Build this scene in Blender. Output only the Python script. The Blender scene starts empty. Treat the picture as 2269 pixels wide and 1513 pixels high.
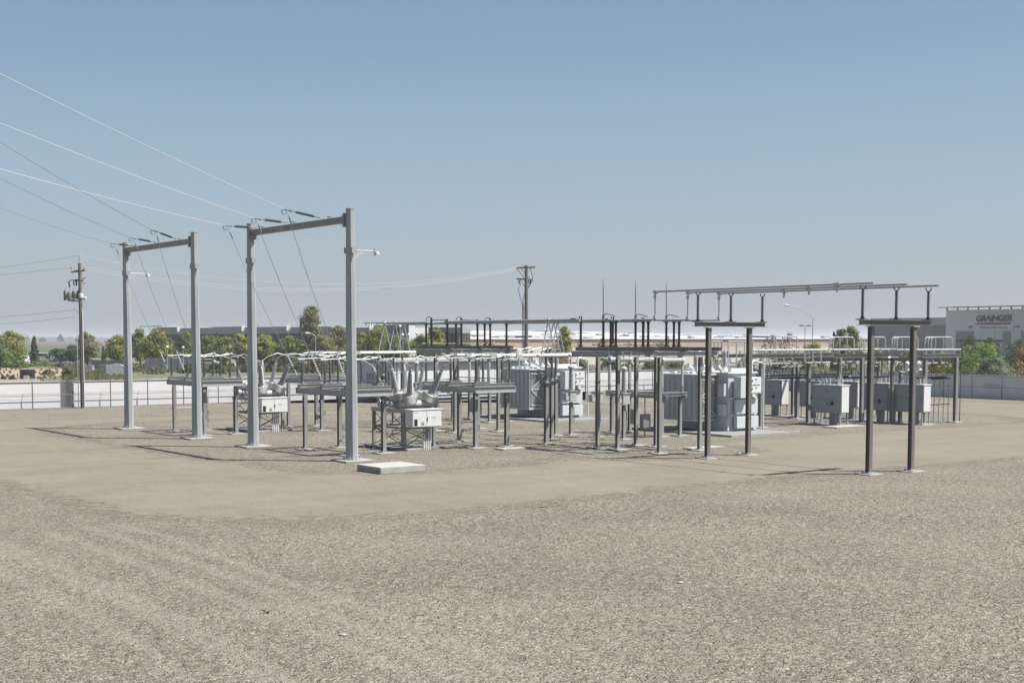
import bpy, math, random
from mathutils import Vector, Matrix
R = math.radians
random.seed(11)
SC = bpy.context.scene
COL = SC.collection
# ---------------------------------------------------------------- camera
CAMH = 6.0; FPX = 3000.0; PITCH = R(4.0); AZ = R(36.7); HOR = 748.0
FW = (math.sin(AZ), math.cos(AZ)); RT = (math.cos(AZ), -math.sin(AZ))
PPY = HOR + FPX * math.tan(PITCH)
cd = bpy.data.cameras.new('camera'); cam = bpy.data.objects.new('camera', cd); COL.objects.link(cam)
cam.location = (0, 0, CAMH)
fwd = Vector((FW[0] * math.cos(PITCH), FW[1] * math.cos(PITCH), -math.sin(PITCH)))
cam.rotation_euler = fwd.to_track_quat('-Z', 'Y').to_euler()
cd.sensor_width = 36.0; cd.lens = FPX / 2269.0 * 36.0
cd.shift_y = (PPY - 756.5) / 2269.0
cd.clip_start = 0.3; cd.clip_end = 30000
SC.camera = cam
# ---------------------------------------------------------------- sky, sun, exposure
SUN = Vector((5.15, -4.97, 12.1)).normalized()
w = bpy.data.worlds.new("World"); SC.world = w; w.use_nodes = True
nt = w.node_tree; bg = nt.nodes['Background']
sky = nt.nodes.new('ShaderNodeTexSky'); sky.sky_type = 'NISHITA'; sky.sun_disc = False
sky.sun_elevation = math.asin(SUN.z); sky.sun_rotation = math.atan2(SUN.x, SUN.y)
sky.air_density = 1.0; sky.dust_density = 1.0; sky.ozone_density = 1.0; sky.altitude = 20
# summer valley haze whitens the lowest degrees of the sky
tcw = nt.nodes.new('ShaderNodeTexCoord'); sxyz = nt.nodes.new('ShaderNodeSeparateXYZ'); nt.links.new(tcw.outputs['Generated'], sxyz.inputs[0])
rw = nt.nodes.new('ShaderNodeValToRGB'); nt.links.new(sxyz.outputs['Z'], rw.inputs[0])
ew = rw.color_ramp.elements; ew[0].position = 0.0; ew[0].color = (0.93, 0.93, 0.93, 1); ew[1].position = 0.55; ew[1].color = (0, 0, 0, 1)
ew.new(0.10).color = (0.80, 0.80, 0.80, 1); ew.new(0.24).color = (0.45, 0.45, 0.45, 1)
gw = nt.nodes.new('ShaderNodeValToRGB'); nt.links.new(sxyz.outputs['Z'], gw.inputs[0]); eg = gw.color_ramp.elements
eg[0].position = 0.0; eg[0].color = (0.42, 0.458, 0.487, 1); eg[1].position = 0.26; eg[1].color = (0.205, 0.343, 0.482, 1)
eg.new(0.04).color = (0.43, 0.485, 0.545, 1); eg.new(0.12).color = (0.352, 0.482, 0.592, 1)
sc_ = nt.nodes.new('ShaderNodeMix'); sc_.data_type = 'RGBA'; sc_.blend_type = 'MULTIPLY'; sc_.inputs[0].default_value = 1.0; sc_.clamp_result = False
nt.links.new(gw.outputs[0], sc_.inputs[6]); sc_.inputs[7].default_value = (9.1, 9.1, 9.1, 1)
mw = nt.nodes.new('ShaderNodeMix'); mw.data_type = 'RGBA'; nt.links.new(rw.outputs[0], mw.inputs[0]); nt.links.new(sky.outputs[0], mw.inputs[6]); nt.links.new(sc_.outputs[2], mw.inputs[7])
nt.links.new(mw.outputs[2], bg.inputs['Color']); bg.inputs['Strength'].default_value = 0.05
sl = bpy.data.lights.new('sun', 'SUN'); sl.energy = 5.0; sl.angle = R(0.53); sl.color = (1.0, 0.965, 0.91)
so = bpy.data.objects.new('sun', sl); COL.objects.link(so); so.rotation_euler = SUN.to_track_quat('Z', 'Y').to_euler()
so.location = (0, 0, 60)
SC.view_settings.view_transform = 'Standard'; SC.view_settings.look = 'None'
SC.view_settings.gamma = 1.0; SC.view_settings.exposure = 1.14
try: SC.cycles.use_denoising = True
except Exception: pass
SC.cycles.max_bounces = 6; SC.cycles.transparent_max_bounces = 12; SC.cycles.volume_bounces = 0
# ---------------------------------------------------------------- survey helpers: bearing of a photo column, point on a line of the yard grid
def _ray(px, py):
    a = (px - 1134.5) / FPX; b = -(py - PPY) / FPX
    f = math.cos(PITCH) + b * math.sin(PITCH); u = -math.sin(PITCH) + b * math.cos(PITCH)
    return (FW[0] * f + RT[0] * a, FW[1] * f + RT[1] * a, u)
def PG(px, py, z=0.0):
    d = _ray(px, py); t = (z - CAMH) / d[2]; return (d[0] * t, d[1] * t)
def onX(px, X, py=748):
    d = _ray(px, py); t = X / d[0]; return (X, d[1] * t, CAMH + d[2] * t)
def onY(px, Y, py=748):
    d = _ray(px, py); t = Y / d[1]; return (d[0] * t, Y, CAMH + d[2] * t)
def PD(px, dist):
    a = (px - 1134.5) / FPX; return (FW[0] * dist + RT[0] * a * dist, FW[1] * dist + RT[1] * a * dist)
# ---------------------------------------------------------------- materials
MATS = {}; ALB = 0.62
def mat(name, col, rough=0.5, metal=0.0, var=0.0, vscale=3.0, bump=0.0, bscale=40.0, dirt=None, spec=0.5, streak=False):
    if name in MATS: return MATS[name]
    col = tuple(c * ALB for c in col)
    m = bpy.data.materials.new(name); m.use_nodes = True; n = m.node_tree.nodes; l = m.node_tree.links
    b = n['Principled BSDF']; b.inputs['Roughness'].default_value = rough; b.inputs['Metallic'].default_value = metal
    b.inputs['Specular IOR Level'].default_value = spec
    b.inputs['Base Color'].default_value = (*col, 1)
    if var or dirt:
        tc = n.new('ShaderNodeTexCoord'); mp = n.new('ShaderNodeMapping'); l.new(tc.outputs['Object'], mp.inputs[0])
        if streak: mp.inputs['Scale'].default_value = (1, 1, 0.12)
        nz = n.new('ShaderNodeTexNoise'); nz.inputs['Scale'].default_value = vscale; nz.inputs['Detail'].default_value = 7; nz.inputs['Roughness'].default_value = 0.65
        l.new(mp.outputs[0], nz.inputs['Vector'])
        cr = n.new('ShaderNodeValToRGB'); l.new(nz.outputs['Fac'], cr.inputs[0])
        lo = tuple(c * (1 - var) for c in col) if not dirt else dirt
        hi = tuple(min(1, c * (1 + var)) for c in col)
        cr.color_ramp.elements[0].position = 0.3; cr.color_ramp.elements[1].position = 0.68
        cr.color_ramp.elements[0].color = (*lo, 1); cr.color_ramp.elements[1].color = (*hi, 1)
        l.new(cr.outputs[0], b.inputs['Base Color'])
        mr = n.new('ShaderNodeMapRange'); mr.inputs['To Min'].default_value = max(0, rough - 0.1); mr.inputs['To Max'].default_value = min(1, rough + 0.12)
        l.new(nz.outputs['Fac'], mr.inputs['Value']); l.new(mr.outputs[0], b.inputs['Roughness'])
    if bump:
        tc2 = n.new('ShaderNodeTexCoord'); n2 = n.new('ShaderNodeTexNoise'); n2.inputs['Scale'].default_value = bscale; n2.inputs['Detail'].default_value = 6
        l.new(tc2.outputs['Object'], n2.inputs['Vector'])
        bp = n.new('ShaderNodeBump'); bp.inputs['Strength'].default_value = bump; bp.inputs['Distance'].default_value = 0.02
        l.new(n2.outputs['Fac'], bp.inputs['Height']); l.new(bp.outputs[0], b.inputs['Normal'])
    MATS[name] = m; return m
GALV = mat('galvanized_steel', (0.46, 0.475, 0.475), 0.5, 0.12, var=0.14, vscale=2.2)
GALVD = mat('weathered_galvanized_steel', (0.34, 0.335, 0.32), 0.55, 0.12, var=0.22, vscale=3, streak=True)
POLEM = mat('galvanized_pole', (0.45, 0.47, 0.475), 0.5, 0.12, var=0.22, vscale=3.0, streak=True)
BEAMW = mat('weathered_wide_flange', (0.22, 0.205, 0.185), 0.5, 0.15, var=0.22, vscale=2.5, streak=True)
ALU = mat('aluminium_tube', (0.64, 0.65, 0.64), 0.38, 0.25, var=0.07, vscale=5)
ALUD = mat('dull_aluminium', (0.34, 0.345, 0.345), 0.5, 0.4, var=0.12, vscale=6)
WHITE = mat('white_enamel', (0.86, 0.865, 0.86), 0.35, 0, var=0.05, vscale=1.5)
TXG = mat('light_grey_enamel', (0.70, 0.73, 0.745), 0.45, 0, var=0.06, vscale=1.2, streak=True)
RADM = mat('radiator_grey_enamel', (0.56, 0.58, 0.595), 0.5, 0, var=0.08, vscale=1.2, streak=True)
SWG = mat('switchgear_shaded_grey', (0.37, 0.395, 0.415), 0.42, 0, var=0.05, vscale=1.5)  # shade of the broad cabinet faces put into a darker grey
PORC = mat('grey_porcelain', (0.60, 0.61, 0.61), 0.22, 0, var=0.05, vscale=6)
PORCD = mat('dark_grey_insulator', (0.16, 0.165, 0.155), 0.3, 0, var=0.1, vscale=6)
BROWN = mat('brown_glazed_porcelain', (0.045, 0.026, 0.016), 0.25, 0, var=0.15, vscale=6)
DARK = mat('dark_metal', (0.035, 0.037, 0.038), 0.5, 0.2)
BLACK = mat('black_rubber', (0.012, 0.012, 0.013), 0.6)
CONC = mat('concrete', (0.46, 0.44, 0.40), 0.85, 0, var=0.14, vscale=3.5, bump=0.3)
CONCL = mat('pale_concrete', (0.42, 0.405, 0.37), 0.85, 0, var=0.10, vscale=5, bump=0.25)
HBUS = mat('weathered_aluminium_bus', (0.46, 0.47, 0.475), 0.45, 0.25, var=0.08, vscale=4)
SLAB = mat('grey_slab_concrete', (0.26, 0.26, 0.255), 0.85, 0, var=0.12, vscale=1.5, bump=0.2)
WIRE_L = mat('bright_conductor', (0.62, 0.62, 0.62), 0.5, 0.1); WIRE_M = mat('dull_conductor', (0.45, 0.46, 0.47), 0.6, 0.1)
WIRE_D = mat('grey_conductor', (0.30, 0.32, 0.34), 0.5, 0.3)
WOOD = mat('weathered_pole_wood', (0.19, 0.165, 0.135), 0.85, 0, var=0.3, vscale=5, streak=True, bump=0.4)
WALLM = mat('painted_block_wall', (0.86, 0.845, 0.855), 0.8, 0, var=0.04, vscale=0.35, bump=0.2, bscale=12)
WALLB = mat('grey_block_wall', (0.88, 0.865, 0.88), 0.85, 0, var=0.08, vscale=0.3, bump=0.2, bscale=12)
FENCE = mat('fence_steel', (0.20, 0.19, 0.17), 0.6, 0.3, var=0.15)
# ---------------------------------------------------------------- mesh builder
class MB:
    def __init__(s): s.v = []; s.f = []; s.sm = []; s.mi = []; s.m = 0
    def _add(s, vs, fs, smooth=False):
        o = len(s.v); s.v += [tuple(p) for p in vs]
        for f in fs: s.f.append(tuple(o + i for i in f)); s.sm.append(smooth); s.mi.append(s.m)
    def box(s, x0, x1, y0, y1, z0, z1, M=None):
        vs = [Vector((x, y, z)) for x in (x0, x1) for y in (y0, y1) for z in (z0, z1)]
        if M: vs = [M @ p for p in vs]
        s._add(vs, [(0, 1, 3, 2), (4, 6, 7, 5), (0, 4, 5, 1), (2, 3, 7, 6), (0, 2, 6, 4), (1, 5, 7, 3)]); return s
    def cbox(s, c, d, M=None):
        return s.box(c[0] - d[0] / 2, c[0] + d[0] / 2, c[1] - d[1] / 2, c[1] + d[1] / 2, c[2] - d[2] / 2, c[2] + d[2] / 2, M)
    def rings(s, pts, rad, n=8, caps=True, smooth=True, phase=0.0):
        pts = [Vector(p) for p in pts]; N = len(pts); o = len(s.v); ref = None
        for i, p in enumerate(pts):
            a = pts[max(0, i - 1)]; b = pts[min(N - 1, i + 1)]; t = (b - a)
            t = t.normalized() if t.length > 1e-9 else Vector((0, 0, 1))
            if ref is None: ref = Vector((0, 0, 1)) if abs(t.z) < 0.9 else Vector((1, 0, 0))
            u = t.cross(ref).normalized(); v = u.cross(t).normalized(); ref = v
            r = rad[i] if isinstance(rad, (list, tuple)) else rad
            for k in range(n):
                an = 2 * math.pi * k / n + phase
                s.v.append(tuple(p + u * (r * math.cos(an)) + v * (r * math.sin(an))))
        for i in range(N - 1):
            for k in range(n):
                a = o + i * n + k; b = o + i * n + (k + 1) % n
                s.f.append((a, b, b + n, a + n)); s.sm.append(smooth); s.mi.append(s.m)
        if caps:
            s.f.append(tuple(o + k for k in range(n))[::-1]); s.sm.append(False); s.mi.append(s.m)
            s.f.append(tuple(o + (N - 1) * n + k for k in range(n))); s.sm.append(False); s.mi.append(s.m)
        return s
    def tube(s, p0, p1, r, n=8, r2=None, smooth=True):
        return s.rings([p0, p1], [r, r if r2 is None else r2], n, True, smooth)
    def lathe(s, p0, p1, prof, n=10):
        """prof: list of (t along p0-p1 in metres, radius)"""
        p0 = Vector(p0); p1 = Vector(p1); t = (p1 - p0).normalized()
        ref = Vector((0, 0, 1)) if abs(t.z) < 0.9 else Vector((1, 0, 0)); u = t.cross(ref).normalized(); v = u.cross(t)
        o = len(s.v); N = len(prof)
        for d, r in prof:
            c = p0 + t * d
            for k in range(n):
                an = 2 * math.pi * k / n; s.v.append(tuple(c + u * (r * math.cos(an)) + v * (r * math.sin(an))))
        for i in range(N - 1):
            for k in range(n):
                a = o + i * n + k; b = o + i * n + (k + 1) % n
                s.f.append((a, b, b + n, a + n)); s.sm.append(True); s.mi.append(s.m)
        s.f.append(tuple(o + k for k in range(n))[::-1]); s.sm.append(False); s.mi.append(s.m)
        s.f.append(tuple(o + (N - 1) * n + k for k in range(n))); s.sm.append(False); s.mi.append(s.m)
        return s
    def sheds(s, p0, p1, rc, rs, ns, n=10, cap=0.06, rc2=None, rs2=None):
        """post or string insulator from p0 to p1: metal caps and ns sheds"""
        L = (Vector(p1) - Vector(p0)).length; rc2 = rc if rc2 is None else rc2; rs2 = rs if rs2 is None else rs2
        pr = [(0, rc * 1.25), (cap, rc * 1.25), (cap, rc)]; d = (L - 2 * cap) / ns
        for i in range(ns):
            t = i / max(1, ns - 1); a = rc + (rc2 - rc) * t; b = rs + (rs2 - rs) * t
            pr += [(cap + d * (i + 0.15), a), (cap + d * (i + 0.42), b), (cap + d * (i + 0.6), b), (cap + d * (i + 0.85), a)]
        pr += [(L - cap, rc2), (L - cap, rc2 * 1.25), (L, rc2 * 1.25)]
        return s.lathe(p0, p1, pr, n)
    def beam(s, p0, p1, w, h, side=(0, 1, 0), t=0.02, kind='I'):
        """wide-flange section; web runs along h, flanges are w wide and stand along `side`"""
        p0 = Vector(p0); p1 = Vector(p1); ax = (p1 - p0).normalized(); sd = Vector(side); sd = (sd - ax * sd.dot(ax)).normalized(); up = sd.cross(ax).normalized()
        def slab(a0, a1, b0, b1):
            vs = []
            for P_ in (p0, p1):
                for (a, b) in ((a0, b0), (a1, b0), (a1, b1), (a0, b1)): vs.append(P_ + sd * a + up * b)
            s._add(vs, [(3, 2, 1, 0), (4, 5, 6, 7), (0, 1, 5, 4), (1, 2, 6, 5), (2, 3, 7, 6), (3, 0, 4, 7)])
        slab(-w / 2, w / 2, h / 2 - t, h / 2); slab(-w / 2, w / 2, -h / 2, -h / 2 + t)
        if kind == 'I': slab(-t / 2, t / 2, -h / 2 + t, h / 2 - t)
        else: slab(-w / 2, -w / 2 + t, -h / 2 + t, h / 2 - t)
        return s
    def build(s, name, m, parent=None, loc=None, bevel=0.0):
        me = bpy.data.meshes.new(name); me.from_pydata(s.v, [], s.f)
        me.polygons.foreach_set('use_smooth', s.sm)
        for x in (m if isinstance(m, (list, tuple)) else [m]): me.materials.append(x)
        if isinstance(m, (list, tuple)): me.polygons.foreach_set('material_index', s.mi)
        me.update()
        if any(s.sm): me.set_sharp_from_angle(angle=R(38))
        o = bpy.data.objects.new(name, me); COL.objects.link(o)
        if parent is not None: o.parent = parent
        if loc is not None: o.location = loc
        if bevel:
            b = o.modifiers.new('bevel', 'BEVEL'); b.width = bevel; b.segments = 2; b.limit_method = 'ANGLE'
        return o
def arc(c, r, a0, a1, n, ex, ez):
    """points of an arc in the plane of ex, ez"""
    c = Vector(c); ex = Vector(ex); ez = Vector(ez)
    return [c + ex * (r * math.cos(a0 + (a1 - a0) * i / n)) + ez * (r * math.sin(a0 + (a1 - a0) * i / n)) for i in range(n + 1)]
def sag(p0, p1, d, n=16):
    p0 = Vector(p0); p1 = Vector(p1)
    return [p0.lerp(p1, i / n) - Vector((0, 0, 4 * d * (i / n) * (1 - i / n))) for i in range(n + 1)]
def tag(o, label, cat, group=None):
    o['label'] = label; o['category'] = cat
    if group: o['group'] = group
    return o
def thing(name, label, cat, loc, group=None, rz=0.0):
    o = bpy.data.objects.new(name, None); COL.objects.link(o); o.location = loc; o.rotation_euler = (0, 0, rz); o.empty_display_size = 0.3
    return tag(o, label, cat, group)
def struct(o, label=None):
    o['kind'] = 'structure'
    if label: o['label'] = label
    return o
KIDS = {}
def copy_tree(root, loc, label, group=None, rz=None):
    kids = {}
    for o in bpy.data.objects:
        if o.parent: kids.setdefault(o.parent.name, []).append(o)
    def rec(o, par):
        c = o.copy(); COL.objects.link(c)
        if par is not None: c.parent = par
        for k in kids.get(o.name, []): rec(k, c)
        return c
    c = rec(root, None); c.location = loc; c['label'] = label
    if rz is not None: c.rotation_euler = (0, 0, rz)
    if group: c['group'] = group
    return c
# ================================================================ ground
def ground_mat(name, kind):
    m = bpy.data.materials.new(name); m.use_nodes = True; n = m.node_tree.nodes; l = m.node_tree.links
    b = n['Principled BSDF']; b.inputs['Roughness'].default_value = 0.95; b.inputs['Specular IOR Level'].default_value = 0.15
    tc = n.new('ShaderNodeTexCoord')
    def noise(sc, det=6, rough=0.6, sx=None, rot=0.0):
        q = n.new('ShaderNodeTexNoise'); q.inputs['Scale'].default_value = sc; q.inputs['Detail'].default_value = det; q.inputs['Roughness'].default_value = rough
        if sx:
            mp = n.new('ShaderNodeMapping'); mp.inputs['Scale'].default_value = sx; mp.inputs['Rotation'].default_value = (0, 0, rot)
            l.new(tc.outputs['Object'], mp.inputs[0]); l.new(mp.outputs[0], q.inputs['Vector'])
        else: l.new(tc.outputs['Object'], q.inputs['Vector'])
        return q
    def ramp(src, stops):
        r = n.new('ShaderNodeValToRGB'); l.new(src, r.inputs[0]); e = r.color_ramp.elements
        while len(e) < len(stops): e.new(0.5)
        for x, (p, c) in zip(e, stops): x.position = p; x.color = (*c, 1)
        return r.outputs[0]
    def mix(a, bb, fac, mode='MIX'):
        q = n.new('ShaderNodeMix'); q.data_type = 'RGBA'; q.blend_type = mode
        if isinstance(fac, float): q.inputs[0].default_value = fac
        else: l.new(fac, q.inputs[0])
        for i, x in ((6, a), (7, bb)):
            if isinstance(x, tuple): q.inputs[i].default_value = (*x, 1)
            else: l.new(x, q.inputs[i])
        return q.outputs[2]
    if kind in ('gravel', 'drive'):
        vo = n.new('ShaderNodeTexVoronoi'); vo.feature = 'F1'; vo.inputs['Scale'].default_value = 20 if kind == 'gravel' else 34; l.new(tc.outputs['Object'], vo.inputs['Vector'])
        vo.inputs['Randomness'].default_value = 1.0
        sp = n.new('ShaderNodeSeparateColor'); l.new(vo.outputs['Color'], sp.inputs[0])
        big = noise(0.16, 5, 0.55); mid = noise(1.1, 5, 0.6, (1, 0.45, 1), R(35)); clump = noise(4.2, 6, 0.72, (0.62, 1.3, 1), R(36.7))
        if kind == 'gravel':
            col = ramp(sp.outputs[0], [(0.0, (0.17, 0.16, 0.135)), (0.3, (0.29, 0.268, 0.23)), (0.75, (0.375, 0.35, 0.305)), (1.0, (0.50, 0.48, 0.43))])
            col = mix(col, ramp(vo.outputs['Distance'], [(0.0, (1.0, 1.0, 1.0)), (0.4, (1, 1, 1)), (0.85, (0.62, 0.61, 0.58))]), 0.7, 'MULTIPLY')  # gaps between stones darkened in the colour, as painted shade
            # clustered dark pockets: shade among coarse stones painted into the colour
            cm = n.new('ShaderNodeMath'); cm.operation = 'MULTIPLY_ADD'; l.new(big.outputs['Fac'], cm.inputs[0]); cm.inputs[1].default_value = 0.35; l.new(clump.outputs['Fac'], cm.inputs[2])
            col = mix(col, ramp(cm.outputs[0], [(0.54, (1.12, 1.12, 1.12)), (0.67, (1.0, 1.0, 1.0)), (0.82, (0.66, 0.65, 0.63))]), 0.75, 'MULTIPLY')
            col = mix(col, ramp(mid.outputs['Fac'], [(0.3, (0.92, 0.92, 0.92)), (0.7, (1.07, 1.07, 1.06))]), 0.8, 'MULTIPLY')
            col = mix(col, ramp(big.outputs['Fac'], [(0.3, (1.04, 1.035, 1.02)), (0.7, (0.95, 0.95, 0.945))]), 0.9, 'MULTIPLY')
            # wheel ruts where dust shows between the stones, and two bare dusty patches
            at = n.new('ShaderNodeAttribute'); at.attribute_name = 'dust'
            nr = noise(1.6, 5, 0.7)
            ma = n.new('ShaderNodeMath'); ma.operation = 'MULTIPLY_ADD'; l.new(nr.outputs['Fac'], ma.inputs[0]); ma.inputs[1].default_value = 1.4; ma.inputs[2].default_value = -0.25
            mb = n.new('ShaderNodeMath'); mb.operation = 'MULTIPLY'; mb.use_clamp = True; l.new(ma.outputs[0], mb.inputs[0]); l.new(at.outputs['Fac'], mb.inputs[1])
            fine = noise(30, 4, 0.6)
            col = mix(col, ramp(fine.outputs['Fac'], [(0.3, (0.36, 0.34, 0.295)), (0.7, (0.47, 0.445, 0.39))]), mb.outputs[0])
        else:
            col = ramp(sp.outputs[0], [(0.0, (0.30, 0.27, 0.22)), (0.5, (0.375, 0.34, 0.28)), (1.0, (0.46, 0.42, 0.35))])
            col = mix(col, ramp(mid.outputs['Fac'], [(0.3, (0.90, 0.90, 0.885)), (0.7, (1.07, 1.06, 1.03))]), 0.9, 'MULTIPLY')
            col = mix(col, ramp(big.outputs['Fac'], [(0.3, (0.90, 0.895, 0.88)), (0.7, (1.09, 1.08, 1.06))]), 0.9, 'MULTIPLY')
            trk = noise(0.55, 6, 0.7, (0.10, 1.0, 1)); col = mix(col, ramp(trk.outputs['Fac'], [(0.35, (0.92, 0.92, 0.91)), (0.62, (1.05, 1.045, 1.03)), (0.72, (1.16, 1.15, 1.12))]), 0.8, 'MULTIPLY')
            grit = noise(9, 6, 0.75); col = mix(col, ramp(grit.outputs['Fac'], [(0.32, (0.84, 0.835, 0.82)), (0.5, (1, 1, 1)), (0.72, (1.10, 1.09, 1.06))]), 0.8, 'MULTIPLY')
        col = mix(col, (0.585, 0.575, 0.545) if kind == 'gravel' else (0.385, 0.388, 0.39), 1.0, 'MULTIPLY')
        l.new(col, b.inputs['Base Color'])
        # relief: stones plus the small hummocks of raked gravel
        b0 = n.new('ShaderNodeBump'); b0.inputs['Strength'].default_value = 1.0 if kind == 'gravel' else 0.6; b0.inputs['Distance'].default_value = 0.24 if kind == 'gravel' else 0.02
        hum = noise(5.0, 5, 0.6, (0.8, 1.0, 1), R(36.7)) if kind == 'gravel' else grit
        l.new(hum.outputs['Fac'], b0.inputs['Height'])
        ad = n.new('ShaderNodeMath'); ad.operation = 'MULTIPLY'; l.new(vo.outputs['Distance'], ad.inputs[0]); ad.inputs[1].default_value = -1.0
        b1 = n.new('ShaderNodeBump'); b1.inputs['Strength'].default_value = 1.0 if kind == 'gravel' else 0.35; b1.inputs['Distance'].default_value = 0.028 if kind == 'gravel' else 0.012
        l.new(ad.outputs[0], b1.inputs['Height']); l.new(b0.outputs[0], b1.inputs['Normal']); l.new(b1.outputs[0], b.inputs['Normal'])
        if kind == 'drive':
            at = n.new('ShaderNodeAttribute'); at.attribute_name = 'edge'
            nn = noise(1.7, 10, 0.82)
            cmp_ = n.new('ShaderNodeMath'); cmp_.operation = 'GREATER_THAN'; l.new(at.outputs['Fac'], cmp_.inputs[0])
            mm = n.new('ShaderNodeMapRange'); mm.inputs['From Min'].default_value = 0.34; mm.inputs['From Max'].default_value = 0.66; l.new(nn.outputs['Fac'], mm.inputs['Value'])
            l.new(mm.outputs[0], cmp_.inputs[1])
            tr = n.new('ShaderNodeBsdfTransparent'); ms = n.new('ShaderNodeMixShader')
            l.new(cmp_.outputs[0], ms.inputs[0]); l.new(tr.outputs[0], ms.inputs[1]); l.new(b.outputs[0], ms.inputs[2])
            l.new(ms.outputs[0], n['Material Output'].inputs['Surface'])
    elif kind == 'land':
        a = noise(0.012, 6, 0.6); c = noise(0.25, 7, 0.65)
        col = ramp(a.outputs['Fac'], [(0.35, (0.16, 0.13, 0.085)), (0.5, (0.105, 0.115, 0.05)), (0.65, (0.19, 0.155, 0.10))])
        col = mix(col, ramp(c.outputs['Fac'], [(0.3, (0.7, 0.7, 0.7)), (0.7, (1.25, 1.2, 1.1))]), 0.9, 'MULTIPLY')
        l.new(col, b.inputs['Base Color'])
    return m
def sheet(name, pts, z, m, label=None):
    me = bpy.data.meshes.new(name); me.from_pydata([(x, y, z) for x, y in pts], [], [tuple(range(len(pts)))]); me.materials.append(m)
    o = bpy.data.objects.new(name, me); COL.objects.link(o); return struct(o, label)
LAND = ground_mat('dry_valley_land', 'land')
sheet('ground', [(-400, -400), (7400, -400), (7400, 7400), (-400, 7400)], -0.15, LAND)
# gravel yard as a grid, gently uneven, with a dust attribute for ruts and bare patches
def smooth01(t): t = max(0.0, min(1.0, t)); return t * t * (3 - 2 * t)
def seg_d(p, a, b):
    ax, ay = a; bx, by = b; dx, dy = bx - ax, by - ay; L = dx * dx + dy * dy
    t = max(0, min(1, ((p[0] - ax) * dx + (p[1] - ay) * dy) / L)); return math.hypot(p[0] - ax - t * dx, p[1] - ay - t * dy)
RUTS = [[PG(0, 1150), PG(180, 1200), PG(420, 1290), PG(760, 1420), PG(1100, 1600)], [PG(200, 1150), PG(380, 1190), PG(640, 1290), PG(900, 1380), PG(1400, 1590)],
        [PG(0, 1200), PG(250, 1300), PG(500, 1420), PG(700, 1560)],
        [PG(60, 1135), PG(260, 1185), PG(520, 1280), PG(830, 1400), PG(1250, 1600)], [PG(0, 1260), PG(160, 1340), PG(330, 1440), PG(450, 1560)], [PG(0, 1215), PG(250, 1318), PG(500, 1445), PG(640, 1560)]]
PATCH = [(PG(590, 1352), 0.9), (PG(745, 1332), 0.55)]
def dustf(p):
    v = 0.0
    for r in RUTS:
        for a, b in zip(r, r[1:]):
            d = seg_d(p, a, b); v = max(v, 0.85 * (1 - smooth01(d / 0.42)))
    for c, r in PATCH:
        d = math.hypot(p[0] - c[0], p[1] - c[1]); v = max(v, 1.0 * (1 - smooth01((d - r * 0.4) / r)))
    return v
from mathutils import noise as mnoise
def ramp_axis(segs):
    out = []
    for a, b, st in segs: out += [a + i * st for i in range(int(round((b - a) / st)))]
    return out
xs = ramp_axis([(-60, 4, 0.8), (4, 46, 0.10), (46, 117.2, 0.8)]) + [117.2]
ys = ramp_axis([(-14, 6, 0.8), (6, 41, 0.10), (41, 115.7, 0.83)]) + [115.7]
def relief(x, y):
    """raked ridges and heaps of loose rock, a few centimetres high"""
    u = x * RT[0] + y * RT[1]; v = x * FW[0] + y * FW[1]
    if not (-22 < u < 24 and 20 < v < 50): return 0.0
    wv = mnoise.noise((u * 0.12, v * 0.12, 3.0))
    r = mnoise.noise((u * 0.55 + 2 * wv, v * 2.1 + 3 * wv, 0.0)); h = 0.022 * (1 - abs(r) * 2.2)
    h += 0.020 * mnoise.noise((u * 2.3, v * 2.6, 7.0)) + 0.018 * mnoise.noise((u * 4.4, v * 4.4, 11.0))
    k = 0.55 + 0.9 * mnoise.noise((u * 0.22, v * 0.3, 21.0)) + 0.25
    return 1.45 * h * max(0.15, min(1.3, k)) - 0.02
me = bpy.data.meshes.new('gravel_yard'); vs = []; du = []
for y in ys:
    for x in xs:
        d_ = dustf((x, y)) if (x < 30 and y < 42 and x * FW[0] + y * FW[1] > 18 and x * RT[0] + y * RT[1] < 6) else 0.0
        e_ = 1.0
        if 3.9 < x < 46 and 5.9 < y < 41:
            e_ = min(1, (x - 3.9) / 1.0, (46 - x) / 1.0, (y - 5.9) / 1.0, max(0.0, (38.6 - y) / 1.5))
            z_ = relief(x, y) * (1 - 0.8 * d_) * max(0, e_) - 0.012 * d_
        else: z_ = 0.0
        vs.append((x, y, z_)); du.append(d_)
nx = len(xs); me.from_pydata(vs, [], [(j * nx + i, j * nx + i + 1, (j + 1) * nx + i + 1, (j + 1) * nx + i) for j in range(len(ys) - 1) for i in range(nx - 1)])
me.polygons.foreach_set('use_smooth', [True] * len(me.polygons))
at = me.attributes.new('dust', 'FLOAT', 'POINT'); at.data.foreach_set('value', du)
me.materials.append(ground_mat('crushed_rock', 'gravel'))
go = bpy.data.objects.new('gravel_ground', me); COL.objects.link(go); struct(go, 'loose crushed grey gravel covering the whole yard')
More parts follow.
